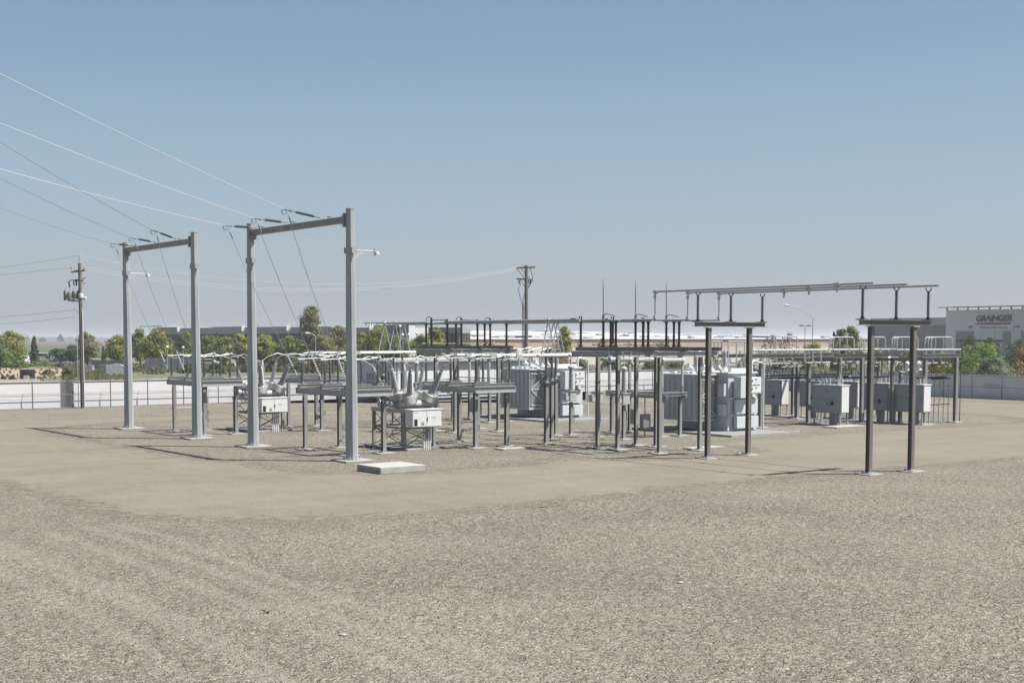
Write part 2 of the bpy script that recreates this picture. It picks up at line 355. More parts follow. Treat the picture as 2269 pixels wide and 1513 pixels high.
# compacted drive looping round the equipment; signed distance decides how the edge frays
def drive_sd(x, y):
    """positive inside the drive"""
    def ell(cx, cy, hx, hy, r):
        qx = abs(x - cx) - (hx - r); qy = abs(y - cy) - (hy - r)
        return math.hypot(max(qx, 0), max(qy, 0)) + min(max(qx, qy), 0) - r
    wob = 0.5 * math.sin(x * 0.23 + 1) + 0.4 * math.sin(y * 0.31 + x * 0.11) + 0.25 * math.sin(x * 0.9 + y * 0.7)
    outer = ell(63, 69.2, 47.0, 30.2, 9.0); inner = ell(60, 74.2, 32.6, 18.9, 8.0)
    inner2 = ell(60, 66, 13.5, 11.5, 5.0)
    inn = min(inner, ell(36, 68, 7.5, 17.3, 5), ell(48.5, 62, 6, 13.5, 4))
    return min(-outer + wob * 0.7, inn - wob * 0.5 + 0.3)
step = 0.6; X0, X1, Y0, Y1 = 12.0, 113.0, 36.0, 101.0
nxx = int((X1 - X0) / step); nyy = int((Y1 - Y0) / step)
sd = [[drive_sd(X0 + i * step, Y0 + j * step) for i in range(nxx + 1)] for j in range(nyy + 1)]
vs = []; idx = {}; fs = []; ed = []
def vid(i, j):
    if (i, j) not in idx:
        idx[(i, j)] = len(vs); vs.append((X0 + i * step, Y0 + j * step, 0.004)); ed.append(max(0.0, min(1.0, (sd[j][i] + 2.0) / 4.0)))
    return idx[(i, j)]
for j in range(nyy):
    for i in range(nxx):
        if max(sd[j][i], sd[j][i + 1], sd[j + 1][i], sd[j + 1][i + 1]) > -2.05:
            fs.append((vid(i, j), vid(i + 1, j), vid(i + 1, j + 1), vid(i, j + 1)))
me = bpy.data.meshes.new('drive'); me.from_pydata(vs, [], fs)
at = me.attributes.new('edge', 'FLOAT', 'POINT'); at.data.foreach_set('value', ed)
me.materials.append(ground_mat('compacted_fines', 'drive'))
o = bpy.data.objects.new('road', me); COL.objects.link(o); struct(o, 'compacted pale dirt drive looping round the equipment')
# loose stones standing proud of the foreground gravel: countless
stone = MB(); rs = random.Random(5)
for k in range(15000):
    d = 23 + 22 * (rs.random() ** 1.6); px = rs.uniform(-60, 2330); x, y = PD(px, d)
    if drive_sd(x, y) > -0.5: continue
    r = rs.uniform(0.010, 0.028); a = rs.uniform(0, 6.3); h = r * rs.uniform(0.4, 0.8)
    pts = [(x + r * math.cos(a + q * 1.5708) * rs.uniform(0.7, 1.3), y + r * math.sin(a + q * 1.5708) * rs.uniform(0.7, 1.3), -0.03) for q in range(4)]
    tp = [(x + (p[0] - x) * rs.uniform(0.3, 0.75), y + (p[1] - y) * rs.uniform(0.3, 0.75), h * rs.uniform(0.7, 1.1) + relief(x, y)) for p in pts]
    stone._add(pts + tp, [(0, 1, 5, 4), (1, 2, 6, 5), (2, 3, 7, 6), (3, 0, 4, 7), (4, 5, 6, 7)])
STONE = mat('loose_stone', (0.36, 0.33, 0.285), 0.9, 0)
n_ = STONE.node_tree.nodes; g_ = n_.new('ShaderNodeNewGeometry'); r_ = n_.new('ShaderNodeValToRGB'); STONE.node_tree.links.new(g_.outputs['Random Per Island'], r_.inputs[0])
e_ = r_.color_ramp.elements; e_[0].color = (0.12, 0.113, 0.098, 1); e_[1].color = (0.30, 0.285, 0.25, 1); e_.new(0.6).color = (0.19, 0.178, 0.152, 1)
STONE.node_tree.links.new(r_.outputs[0], n_['Principled BSDF'].inputs['Base Color'])
so_ = stone.build('loose_gravel', STONE); so_['kind'] = 'stuff'; so_['label'] = 'loose stones scattered on top of the foreground gravel'; so_['category'] = 'gravel'
# ================================================================ dead-end gantries
def octpole(h, r0, r1):
    m = MB(); m.rings([(0, 0, 0.16), (0, 0, h)], [r0, r1], 8, True, False, phase=R(22.5)); return m
def gantry(name, y0, y1, lamp, label, group):
    yc = (y0 + y1) / 2
    g = thing('dead_end_gantry', label, 'steel gantry', (33.0, yc, 0), group)
    H = 12.15
    for y in (y0 - yc, y1 - yc):
        p = octpole(H, 0.31, 0.20).build('pole', POLEM, g, (0, y, 0))
        m = MB(); m.rings([(0, 0, 0.09), (0, 0, 0.16)], 0.47, 8, True, False, R(22.5))
        for k in range(8):
            a = R(45 * k); m.tube((0.39 * math.cos(a), 0.39 * math.sin(a), 0.05), (0.39 * math.cos(a), 0.39 * math.sin(a), 0.25), 0.03, 6)
        m.build('base_plate', GALV, p)
        m = MB(); m.rings([(0, 0, H), (0, 0, H + 0.03)], 0.215, 8, True, False, R(22.5)); m.build('cap', GALV, p)
        m = MB(); m.cbox((0, 0, 0.045), (1.55, 1.55, 0.09)); m.build('footing', CONCL, p, bevel=0.015)
        for s in (-1, 1):
            m = MB(); m.cbox((0, s * 0.30, 10.2), (0.2, 0.13, 0.24)); m.cbox((0, s * 0.375, 10.2), (0.26, 0.02, 0.3)); m.build('clamp', GALV, p)
        m = MB(); m.tube((0.26, 0.1, 0.1), (0.2, 0.1, 10.0), 0.018, 6); m.rings([(0.34, 0.1, 1.6), (0.5, -0.25, 0.8), (0.62, -0.5, 0.03)], 0.012, 5); m.build('ground_lead', GALV, p)
        s = 1 if y < 0 else -1
        m = MB(); m.cbox((0, s * 0.27, 11.64), (0.46, 0.1, 0.66)); m.cbox((0, s * 0.37, 11.64), (0.36, 0.24, 0.5))
        m.build('beam_bracket', GALVD, p)
    L = (y1 - y0) / 2 - 0.45
    m = MB(); m.cbox((0, 0, 11.68), (0.26, 2 * L, 0.31)); 
    for k in (-3.7, 0, 3.7): m.cbox((-0.16, k, 11.9), (0.2, 0.25, 0.05))
    m.build('crossbeam', GALVD, g, bevel=0.012)
    a = MB(); ly = lamp - yc
    a.tube((0.18, ly, 10.2), (1.35, ly, 10.2), 0.025, 8); a.tube((0.2, ly, 9.8), (0.75, ly, 10.18), 0.015, 6)
    arm = a.build('lamp_arm', ALU, g)
    h = MB(); h.cbox((1.45, ly, 10.2), (0.3, 0.16, 0.09)); h.lathe((1.48, ly, 10.17), (1.48, ly, 10.02), [(0, 0.07), (0.05, 0.13), (0.15, 0.15)], 12); h.tube((1.38, ly, 10.22), (1.38, ly, 10.36), 0.035, 8)
    h.build('lamp_head', ALU, arm)
    return g
GG = 'steel dead-end gantries'
gantry('g', 57.3, 68.1, 57.3, 'tall grey steel gantry with thick tapered poles, nearer one beside the concrete block', GG)
gantry('g', 75.6, 86.5, 86.5, 'tall grey steel gantry farther left, nearest the wooden pole with transformers', GG)

def XYZ(px, py, Y): return Vector(onY(px, Y, py))
ends = [  # gantry, attach Y, string end px, photo edge py, deck y, order words
    (0, 67.23, (499, 500), (0, 367), 64.9, 'beside the left pole of the nearer gantry'),
    (0, 63.37, (562, 484), (0, 265), 62.4, 'on the middle of the nearer gantry beam'),
    (0, 59.83, (629, 464), (0, 155), 59.9, 'nearest the right pole of the nearer gantry'),
    (1, 84.97, (249, 540), (0, 454), 82.5, 'beside the left pole of the farther gantry'),
    (1, 81.07, (290, 527), (0, 388), 80.0, 'on the middle of the farther gantry beam'),
    (1, 77.72, (338, 510), (0, 308), 77.5, 'nearest the right pole of the farther gantry')]
for gi, Ya, e, wv, Yd, words_ in ends:
    A = Vector((32.78, Ya, 11.9)); B = XYZ(e[0], e[1], Ya - 0.15); d = (B - A).normalized(); L = (B - A).length
    s = thing('strain_insulator', 'long ribbed strain insulator ' + words_, 'insulator', A, 'strain insulators on the gantry beams')
    m = MB(); m.sheds(d * (L * 0.16), d * (L * 0.70), 0.03, 0.065, 22, 8); m.build('ribbed_rod', PORCD, s)
    m = MB(); m.tube((0, 0, 0), d * (L * 0.16), 0.022, 6); m.rings([d * (L * 0.72), d * (L * 0.82)], 0.02, 6); m.tube(d * (L * 0.8), d * (L * 0.84), 0.05, 6); m.tube(d * (L * 0.84), d * (L * 0.97), 0.035, 6)
    m.rings(arc(d * (L * 1.0) + Vector((0, 0, -0.12)), 0.12, R(100), R(330), 8, (1, 0, 0), (0, 0, 1)), 0.018, 6)
    m.build('clamp', DARK, s)
    # conductor running off towards the line outside the picture
    E = XYZ(wv[0], wv[1], Ya - 3.0); far = B + (E - B) * 1.9 + Vector((0, 0, 0.35))
    m = MB(); m.rings([p - B for p in sag(B, far, 0.35, 24)], 0.016 if gi == 0 else 0.014, 6)
    c = m.build('overhead_conductor', WIRE_L if gi == 0 else WIRE_D, None, B)
    tag(c, ('bright' if gi == 0 else 'grey') + ' overhead wire leaving the insulator ' + words_, 'power line', 'incoming overhead wires')
    # down-lead to the disconnect stand with a small tie-down insulator at its foot
    D = Vector((34.3, Yd, 3.5)); T = B + (D - B) * 0.80; T2 = B + (D - B) * 0.965
    m = MB(); k0 = B + Vector((0.25, -0.05, -0.35)); m.rings([p - B for p in [B + Vector((-0.05, 0, -0.02)), B + Vector((0.1, 0, -0.1)), k0, k0 + (T - k0) * 0.1 + Vector((-0.06, 0, 0))] + [k0 + (T - k0) * t + Vector((-0.10 * (1 - t) * 4 * t, 0, 0)) for t in (0.3, 0.5, 0.7, 0.9, 1.0)]], 0.013, 6)
    m.rings([p - B for p in (T, T + Vector((0.25, 0, -0.22)), Vector((34.65, Yd - 0.02, 4.86)), Vector((34.9, Yd, 4.9)))], 0.018, 6)
    m.tube(k0 - B, (k0 - B) + (T - k0) * 0.05, 0.04, 6)
    dl = m.build('down_lead', WIRE_D, None, B); tag(dl, 'thin slanting wire dropping from the insulator ' + words_, 'down lead', 'down leads to the disconnect stands')
    m = MB(); v = T2 - T; m.tube((0, 0, 0), v * 0.08, 0.012, 6); m.sheds(v * 0.08, v * 0.9, 0.02, 0.065, 9, 8, 0.03); m.tube(v * 0.9, D - T, 0.010, 6)
    ti = m.build('tie_down_insulator', PORC, None, T); tag(ti, 'small beaded tie-down insulator below the insulator ' + words_, 'insulator', 'tie-down insulators on the disconnect stands')

# ================================================================ low disconnect stands (2.7 m x 5.6 m deck on four legs)
def post_ins(parent, x, y, z0, z1, m_, rc=0.055, rs=0.085, ns=13, name='insulator', ped=0.0):
    m = MB(); m.sheds((0, 0, 0), (0, 0, z1 - z0), rc, rs, ns, 8, 0.07)
    if ped: m.m = 1; m.tube((0, 0, -ped), (0, 0, 0.04), 0.10, 8); m.tube((0, 0, z1 - z0 - 0.03), (0, 0, z1 - z0 + 0.08), 0.07, 8)
    return m.build(name, [m_, ALUD], parent, (x, y, z0))
def leg(parent, x, y, h, w=0.19, m_=GALVD, foot=1.0, plate=True, box=None):
    m = MB(); m.beam((0, 0, 0.1), (0, 0, h), w, w * 1.05, (1, 0, 0), 0.016)
    o = m.build('leg', m_, parent, (x, y, 0))
    m = MB(); m.cbox((0, 0, 0.03), (foot, foot, 0.06)); m.build('footing', CONCL, o, bevel=0.01)
    m = MB(); m.cbox((0, 0, 0.08), (w * 1.9, w * 1.9, 0.03))
    for a in (-1, 1):
        for b in (-1, 1): m.tube((a * w * 0.75, b * w * 0.75, 0.06), (a * w * 0.75, b * w * 0.75, 0.16), 0.018, 5)
    m.build('base_plate', GALV, o)
    return o
def low_switch(loc, label, group, flip=False):
    t = thing('disconnect_switch', label, 'disconnect switch', loc, group)
    sx = -1 if flip else 1
    for x, y in ((0.2, -2.3), (2.3, -2.3), (0.2, 2.3), (2.3, 2.3)):
        o = leg(t, sx * (x - 1.25), y, 3.02, 0.2, GALVD, 0.9)
        if x > 1 and y > 0 or x < 1 and y < 0:
            m = MB(); m.cbox((0.16, -0.02, 1.15), (0.12, 0.2, 0.32)); m.cbox((0.16, 0, 0.62), (0.12, 0.18, 0.22)); m.tube((0.15, 0, 1.3), (0.15, 0, 3.0), 0.018, 6); m.build('operating_box', ALUD, o)
    m = MB()
    for y in (-2.75, 2.75): m.beam((-1.35, y, 3.18), (1.35, y, 3.18), 0.14, 0.32, (0, 1, 0), 0.016, 'I')
    for x in (-1.3, 1.3): m.beam((x, -2.66, 3.18), (x, 2.66, 3.18), 0.14, 0.32, (1, 0, 0), 0.016, 'I')
    m.build('deck_frame', GALV, t)
    for y in (-2.5, 0.0, 2.5):
        m = MB(); m.cbox((0, y, 3.42), (2.62, 0.24, 0.14)); m.cbox((0, y - 0.0, 3.505), (2.66, 0.3, 0.03))
        b = m.build('switch_base', GALVD, t)
        for x in (-1.1, 0.6, 1.1):
            q = post_ins(b, sx * x, y, 3.62, 4.72, PORCD, ped=0.1)
        m = MB(); m.cbox((0, y + 0.16, 3.6), (1.9, 0.04, 0.05)); m.build('link_rod', ALUD, b)
        m = MB(); m.tube((sx * -1.35, y, 4.86), (sx * 0.7, y, 4.90), 0.035, 8); m.tube((sx * 0.2, y - 0.02, 4.92), (sx * 0.75, y - 0.02, 5.0), 0.065, 8)
        m.cbox((sx * 0.85, y, 4.84), (0.7, 0.1, 0.06)); m.cbox((sx * -1.15, y, 4.84), (0.4, 0.12, 0.06))
        m.build('blade', ALU, b)
        m = MB(); m.rings([(sx * 0.45, y, 4.95), (sx * 0.52, y, 5.08), (sx * 0.7, y, 5.12), (sx * 0.95, y, 5.12), (sx * 1.08, y, 5.03), (sx * 1.12, y, 4.9)], 0.018, 6)
        m.cbox((sx * 0.62, y, 4.95), (0.12, 0.16, 0.16)); m.build('arcing_horn', DARK, b)
    m = MB(); m.tube((sx * 1.2, -2.7, 3.72), (sx * 1.2, 2.7, 3.72), 0.028, 8); m.tube((sx * 1.05, -2.55, 0.9), (sx * 1.05, -2.55, 3.7), 0.022, 6)
    m.build('operating_pipe', ALUD, t)
    return t
SWG_ = 'low disconnect stands'
s2 = low_switch((35.45, 62.4, 0), 'low disconnect stand between the nearer gantry and the nearer circuit breaker', SWG_)
copy_tree(s2, (35.45, 80.0, 0), 'low disconnect stand between the farther gantry and the farther circuit breaker', SWG_)
s4 = copy_tree(s2, (43.3, 62.3, 0), 'low disconnect stand just right of the nearer circuit breaker', SWG_)
copy_tree(s2, (43.3, 79.5, 0), 'low disconnect stand just behind the farther circuit breaker', SWG_)

# ================================================================ dead-tank circuit breakers
def breaker(loc, label, group):
    t = thing('circuit_breaker', label, 'circuit breaker', loc, group)      # origin under near-left leg line; x to the right, y away
    for x in (0.12, 2.0):
        for y in (0.15, 3.3):
            m = MB(); m.beam((0, 0, 0.12), (0, 0, 2.0), 0.16, 0.16, (1, 0, 0), 0.02, 'L'); m.cbox((0, 0, 0.13), (0.3, 0.3, 0.03)); m.build('leg', GALVD, t, (x, y, 0))
    m = MB()
    for (a, b) in (((0.12, 0.15), (0.12, 3.3)), ((2.0, 0.15), (2.0, 3.3)), ((0.12, 0.15), (2.0, 0.15)), ((0.12, 3.3), (2.0, 3.3))):
        for z0, z1 in ((0.2, 1.05), (1.05, 1.0)) if False else ((0.2, 1.1),):
            m.tube((*a, z0), (*b, z1), 0.028, 5); m.tube((*a, z1), (*b, z0), 0.028, 5)
        m.cbox(((a[0] + b[0]) / 2, (a[1] + b[1]) / 2, 1.16), (abs(a[0] - b[0]) + 0.08, abs(a[1] - b[1]) + 0.08, 0.09))
    for x in (0.12, 2.0): m.tube((x, 0.15, 1.25), (x, 1.7, 1.95), 0.025, 5); m.tube((x, 1.7, 1.25), (x, 0.15, 1.95), 0.025, 5); m.tube((x, 1.7, 1.25), (x, 3.3, 1.95), 0.025, 5); m.tube((x, 3.3, 1.25), (x, 1.7, 1.95), 0.025, 5)
    m.build('cross_bracing', BEAMW, t)
    m = MB(); m.cbox((0.12, 1.72, 2.08), (0.16, 3.5, 0.22)); m.cbox((2.0, 1.72, 2.08), (0.16, 3.5, 0.22)); m.cbox((1.06, 0.05, 2.08), (1.72, 0.12, 0.2)); m.cbox((1.06, 3.4, 2.08), (1.72, 0.12, 0.2))
    m.build('top_frame', GALV, t)
    for i, y in enumerate((0.62, 1.72, 2.85)):
        ty = (-0.44, 0.0, 0.42)[i]
        m = MB(); m.lathe((0.15, y, 2.42), (2.3, y, 2.42), [(0, 0.10), (0.02, 0.2), (0.25, 0.2), (0.26, 0.25), (0.34, 0.25), (0.35, 0.22), (1.8, 0.22), (1.81, 0.25), (1.89, 0.25), (1.9, 0.2), (2.12, 0.2), (2.15, 0.1)], 16)
        m.cbox((0.5, y, 2.25), (0.1, 0.3, 0.16)); m.cbox((1.6, y, 2.25), (0.1, 0.3, 0.16))
        tk = m.build('tank', mat('tank_enamel', (0.52, 0.53, 0.53), 0.3, 0.1, var=0.05), t)
        for sx in (-1, 1):
            base = Vector((1.32 + sx * 0.55, y, 2.45)); ax = Vector((sx * 0.25, ty, 1.0)).normalized()
            m = MB(); m.lathe(base + ax * 0.1, base + ax * 0.7, [(0, 0.2), (0.05, 0.22), (0.08, 0.42), (0.10, 0.44), (0.47, 0.44), (0.50, 0.41), (0.505, 0.2), (0.62, 0.17)], 20)
            b = m.build('current_transformer_housing', mat('cast_aluminium', (0.58, 0.57, 0.55), 0.28, 0.55, var=0.04), t)
            m = MB(); m.sheds(base + ax * 0.62, base + ax * 2.0, 0.095, 0.185, 16, 14, 0.07, 0.062, 0.125); m.build('bushing', PORC, b)
            m = MB(); m.lathe(base + ax * 2.0, base + ax * 2.3, [(0, 0.1), (0.07, 0.1), (0.08, 0.045), (0.3, 0.03)], 8); m.build('terminal', ALUD, b)
    m = MB(); m.box(0.05, 1.9, -0.75, -0.03, 1.25, 2.16); cab = m.build('control_cabinet', WHITE, t, bevel=0.015)
    m = MB(); m.box(0.0, 1.95, -0.80, 0.0, 2.162, 2.21); m.build('cabinet_roof', WHITE, cab, bevel=0.01)
    for x0, x1, nm in ((0.09, 0.93, 'l'), (0.95, 1.86, 'r')):
        m = MB(); m.box(x0, x1, -0.775, -0.753, 1.29, 2.13); d = m.build('cabinet_door', WHITE, cab, bevel=0.006)
        if nm == 'l':
            m = MB(); m.box(x0 + 0.07, x0 + 0.27, -0.787, -0.777, 1.34, 1.69); m.build('window', BLACK, d)
            m = MB(); m.box(x0 + 0.5, x0 + 0.7, -0.781, -0.777, 1.36, 1.50); m.box(x0 + 0.52, x0 + 0.68, -0.781, -0.777, 1.53, 1.55); m.build('rating_plate', mat('plate_grey', (0.32, 0.33, 0.34), 0.4), d)
            m = MB(); m.box(x0 + 0.08, x0 + 0.3, -0.781, -0.777, 2.03, 2.05); m.build('nameplate', mat('plate_grey', (0.32, 0.33, 0.34), 0.4), d)
        else:
            m = MB(); m.box(x0 + 0.3, x0 + 0.56, -0.781, -0.777, 1.74, 1.765); m.build('nameplate', DARK, d)
            m = MB(); m.box(x0 + 0.02, x0 + 0.05, -0.81, -0.777, 1.58, 1.78); m.build('handle', DARK, d)
    m = MB()
    for k in range(4): m.tube((1.0 + k * 0.13, -0.4, 0.0), (1.0 + k * 0.13, -0.4, 0.62), 0.045, 8)
    m.build('plastic_conduits', WHITE, t)
    m = MB()
    for k in range(4): m.tube((1.0 + k * 0.13, -0.4, 0.62), (1.0 + k * 0.13, -0.4, 1.26), 0.04, 8)
    m.build('steel_conduits', GALV, t)
    m = MB(); m.box(-0.35, 2.5, -0.2, 3.7, 0.0, 0.10); m.build('pad', SLAB, t, bevel=0.01)
    m = MB(); m.box(-0.15, 0.85, -0.55, -0.22, 0.0, 0.12); m.build('kerb_block', CONCL, t, bevel=0.01)
    return t
CBG = 'dead-tank circuit breakers'
cb = breaker((38.4, 61.15, 0), 'circuit breaker with fanned bushings and white cabinet, nearer one by the concrete block', CBG)
copy_tree(cb, (38.3, 78.7, 0), 'circuit breaker with fanned bushings, farther one seen behind a gantry pole', CBG)
# flexible jumpers from the disconnect blades to the bushings
for yy, tag_ in ((61.15, 'nearer'), (78.7, 'farther')):
    xo = 38.4 if tag_ == 'nearer' else 38.3
    for i, y in enumerate((0.62, 1.72, 2.85)):
        ty = (-0.44, 0.0, 0.42)[i]; sy = (62.4 if tag_ == 'nearer' else 80.0) + (-2.5, 0, 2.5)[i]
        pos = ('nearest', 'middle', 'farthest')[i]
        for sx in (-1, 1):
            base = Vector((xo + 1.32 + sx * 0.55, yy + y, 2.45)); ax = Vector((sx * 0.25, ty, 1.0)).normalized(); P1 = base + ax * 2.25
            P0 = Vector((36.6 if sx < 0 else 42.1, sy - (0 if sx < 0 else 0.2), 4.88))
            mid = (P0 + P1) / 2 + Vector((0, 0, 0.18)); pts = [P0.lerp(mid, 0), P0.lerp(mid, 0.5) + Vector((0, 0, 0.10)), mid, mid.lerp(P1, 0.5) + Vector((0, 0, 0.06)), P1]
            m = MB(); m.rings([p - P0 for p in pts], 0.022, 6)
            o = m.build('jumper', ALU, None, P0)
            tag(o, 'curved jumper to the %s %s bushing of the %s circuit breaker' % (pos, 'left' if sx < 0 else 'right', tag_), 'jumper', 'jumpers at the circuit breakers')
# ================================================================ concrete block in front
t = thing('concrete_vault_lid', 'thick square concrete block lying on the gravel at the near gantry pole', 'concrete block', (31.9, 52.0, 0))
m = MB(); m.box(-1.1, 1.25, -1.0, 1.05, 0.0, 0.30); m.build('slab', CONC, t, bevel=0.02)
for y in (-0.72, 0.62):
    m = MB(); m.tube((-1.108, y, 0.12), (-1.09, y, 0.12), 0.045, 10); m.build('lifting_hole', BLACK, t)
# ================================================================ high bus along y, x = 47.2 / 49.5 / 51.78
PX3 = (47.2, 49.5, 51.78)
def hframe(loc, label, legs, group):
    t = thing('two_legged_bus_support', label, 'steel frame', loc, group)
    for x, y in legs:
        m = MB(); m.beam((0, 0, 0.1), (0, 0, 6.52), 0.21, 0.22, (1, 0, 0), 0.02)
        o = m.build('leg', BEAMW, t, (x, y, 0))
        m = MB(); m.cbox((0, 0, 0.02), (0.9, 0.9, 0.05)); m.build('footing', CONCL, o, bevel=0.01)
        m = MB(); m.cbox((0, 0, 0.075), (0.5, 0.45, 0.03)); 
        for a in (-1, 1):
            for b in (-1, 1): m.tube((a * 0.2, b * 0.17, 0.05), (a * 0.2, b * 0.17, 0.17), 0.02, 5)
        m.build('base_plate', GALV, o)
        m = MB(); m.cbox((0, 0, 6.5), (0.42, 0.36, 0.04)); m.build('cap_plate', ALU, o)
    m = MB(); m.beam((-2.5, 0, 6.66), (2.5, 0, 6.66), 0.30, 0.22, (0, 1, 0), 0.02); m.build('beam', BEAMW, t)
    for x in (-2.3, 0.0, 2.28):
        q = post_ins(t, x, 0, 6.86, 8.08, PORCD, 0.05, 0.08, 15)
        m = MB(); m.cbox((-0.03, 0, 6.795), (0.5, 0.3, 0.03)); m.tube((0, 0, 6.8), (0, 0, 6.9), 0.09, 8); m.build('insulator_foot', DARK, q); 
        for c_ in q.children: c_.location = (0, 0, -6.86)
        m = MB(); m.rings([(0, -0.14, 8.24), (0, -0.13, 8.13), (0, 0, 8.06), (0, 0.13, 8.13), (0, 0.14, 8.24)], 0.028, 6); c_ = m.build('saddle', DARK, q); c_.location = (0, 0, -6.86)
    return t
HG = 'two-legged bus support frames'
hframe((49.5, 38.0, 0), 'two-legged brown steel frame with three insulators, standing alone nearest on the right', ((-1.5, 0.15), (1.05, -0.15)), HG)
hframe((49.55, 48.1, 0), 'two-legged brown steel frame with three insulators in front of the right transformer', ((-1.65, -0.1), (1.45, 0.1)), HG)
names3 = ('leftmost', 'middle', 'rightmost')
for k, (x, ye) in enumerate(zip(PX3, (37.45, 37.45, 37.46))):
    t = thing('bus_tube', 'long high aluminium bus tube over the two-legged frames, %s of three' % names3[k], 'bus tube', (x, 51.13, 8.33), 'high bus tubes over the two-legged frames')
    m = MB(); m.tube((0, 0, 0), (0, ye - 51.13, 0), 0.05, 10); m.build('tube', HBUS, t)
    m = MB(); m.tube((0, 0.0, 0.02), (0, 0, -1.42), 0.036, 10); m.build('riser', HBUS, t)
    m = MB(); m.cbox((0, -0.05, -0.02), (0.16, 0.26, 0.16)); m.cbox((0, 0, -0.25), (0.14, 0.14, 0.14)); m.cbox((0, 0, -1.28), (0.14, 0.14, 0.14)); m.build('elbow_clamp', ALU, t)
    yb = (39.4, 43.0, 46.6)[k] - 51.13
    m = MB(); m.cbox((0, yb, 0.0), (0.15, 0.3, 0.15)); m.tube((0, yb, -0.05), (0, yb, -0.32), 0.06, 8); m.build('ground_stud', ALU, t)
# high disconnect frames: deck at 5.1 m, three switches lying along y
def high_switch(loc, label, group, legs, opened, ylo, yhi, ins, beams, side):
    t = thing('elevated_disconnect_switch', label, 'disconnect switch', loc, group)
    for x, y in legs: leg(t, x, y, 5.0, 0.18, GALVD, 0.9)
    m = MB()
    for (y, xa, xb) in beams: m.beam((xa, y, 5.13), (xb, y, 5.13), 0.18, 0.3, (0, 1, 0), 0.02)
    for x in (-2.9, 2.9): m.beam((x, side[0], 5.13), (x, side[1], 5.13), 0.18, 0.302, (1, 0, 0), 0.02)
    m.build('deck_frame', GALV, t)
    m = MB()
    for x in (-2.0, 0.2, 2.3): m.tube((x, side[0] - 0.16, 4.98), (x - 0.15, side[0] - 0.16, 5.28), 0.03, 5); m.tube((x + 0.4, side[0] - 0.16, 4.98), (x + 0.55, side[0] - 0.16, 5.28), 0.03, 5)
    m.build('gusset_braces', GALVD, t)
    for k, x in enumerate((-2.3, 0.0, 2.28)):
        m = MB(); m.cbox((x, (ylo + yhi) / 2, 5.38), (0.26, yhi - ylo, 0.18)); m.cbox((x, (ylo + yhi) / 2, 5.485), (0.34, yhi - ylo + 0.1, 0.02)); b = m.build('switch_base', BEAMW, t)
        for y in ins: post_ins(b, x, y, 5.6, 6.8, BROWN, 0.055, 0.085, 14)
        m = MB()
        for y in ins: m.tube((x, y, 5.49), (x, y, 5.62), 0.1, 8); m.tube((x, y, 6.78), (x, y, 6.86), 0.1, 8)
        m.build('insulator_caps', DARK, b)
        hinge = ins[1]; jaw = ins[0] if opened else ins[2]
        m = MB(); m.cbox((x, (ins[1] + ins[-1 if opened else 0]) / 2, 6.9), (0.12, abs(ins[1] - ins[-1 if opened else 0]) + 0.5, 0.07))
        m.build('contact_bar', ALUD, b); m = MB()
        m.tube((x - 0.06, jaw - 0.1, 6.9), (x - 0.06, jaw - 0.12, 7.16), 0.035, 6); m.tube((x + 0.06, jaw + 0.14, 6.9), (x + 0.06, jaw + 0.2, 7.16), 0.035, 6); m.build('jaw', DARK, b)
        m = MB()
        if opened:
            hy = ins[1]; m.rings([(x, hy, 7.0), (x, hy + 0.02, 8.5), (x, hy + 0.04, 8.85), (x, hy + 0.05, 9.1)], [0.035, 0.03, 0.018, 0.012], 8); m.tube((x, hy, 6.92), (x, hy, 7.2), 0.07, 8)
        else:
            m.tube((x, ins[1] + 0.1, 7.12), (x, ins[2], 7.08), 0.032, 8)
        m.build('blade', ALUD, b)
        m = MB(); s_ = -1
        m.rings([(x, ins[1], 7.18), (x, ins[1] + s_ * 0.25, 7.27), (x, ins[1] + s_ * 0.65, 7.2), (x, ins[1] + s_ * 0.95, 7.12)] if opened else [(x, ins[1] - 0.1, 7.05), (x, ins[1] + 0.05, 7.28), (x, ins[1] + 0.35, 7.32), (x, ins[0] - 0.05, 7.22), (x, ins[0], 6.95)], 0.022, 6)
        if not opened: m.tube((x, ins[1], 6.9), (x, ins[1], 7.25), 0.07, 8)
        m.build('arcing_horn', DARK, b)
    m = MB(); m.tube((-2.9, ins[1] + 0.2, 5.62), (2.9, ins[1] + 0.2, 5.62), 0.03, 8); m.build('operating_pipe', ALUD, t)
    return t
HSG = 'elevated disconnect stands'
high_switch((49.5, 54.6, 0), 'elevated disconnect stand with three blades standing open upright', HSG, ((-1.7, 1.7), (-1.75, 0.0), (1.0, 1.6), (-1.6, -3.1), (1.3, 0.3), (1.5, -2.9)), True, -3.6, 2.75, (2.45, 0.57, -0.04, -0.45), ((2.3, -2.8, 2.8), (-0.6, -2.8, 2.8), (-3.1, -1.9, 2.6)), (-0.6, 2.5))
high_switch((49.5, 71.1, 0), 'elevated disconnect stand with three closed blades, left of the bracing rods', HSG, ((-1.3, -0.4), (1.5, -1.2), (-1.5, 1.5), (1.9, 1.6)), False, -1.6, 2.0, (1.36, 0.75, -1.04), ((1.6, -2.8, 2.8), (-1.3, -2.8, 2.8)), (-1.3, 1.6))
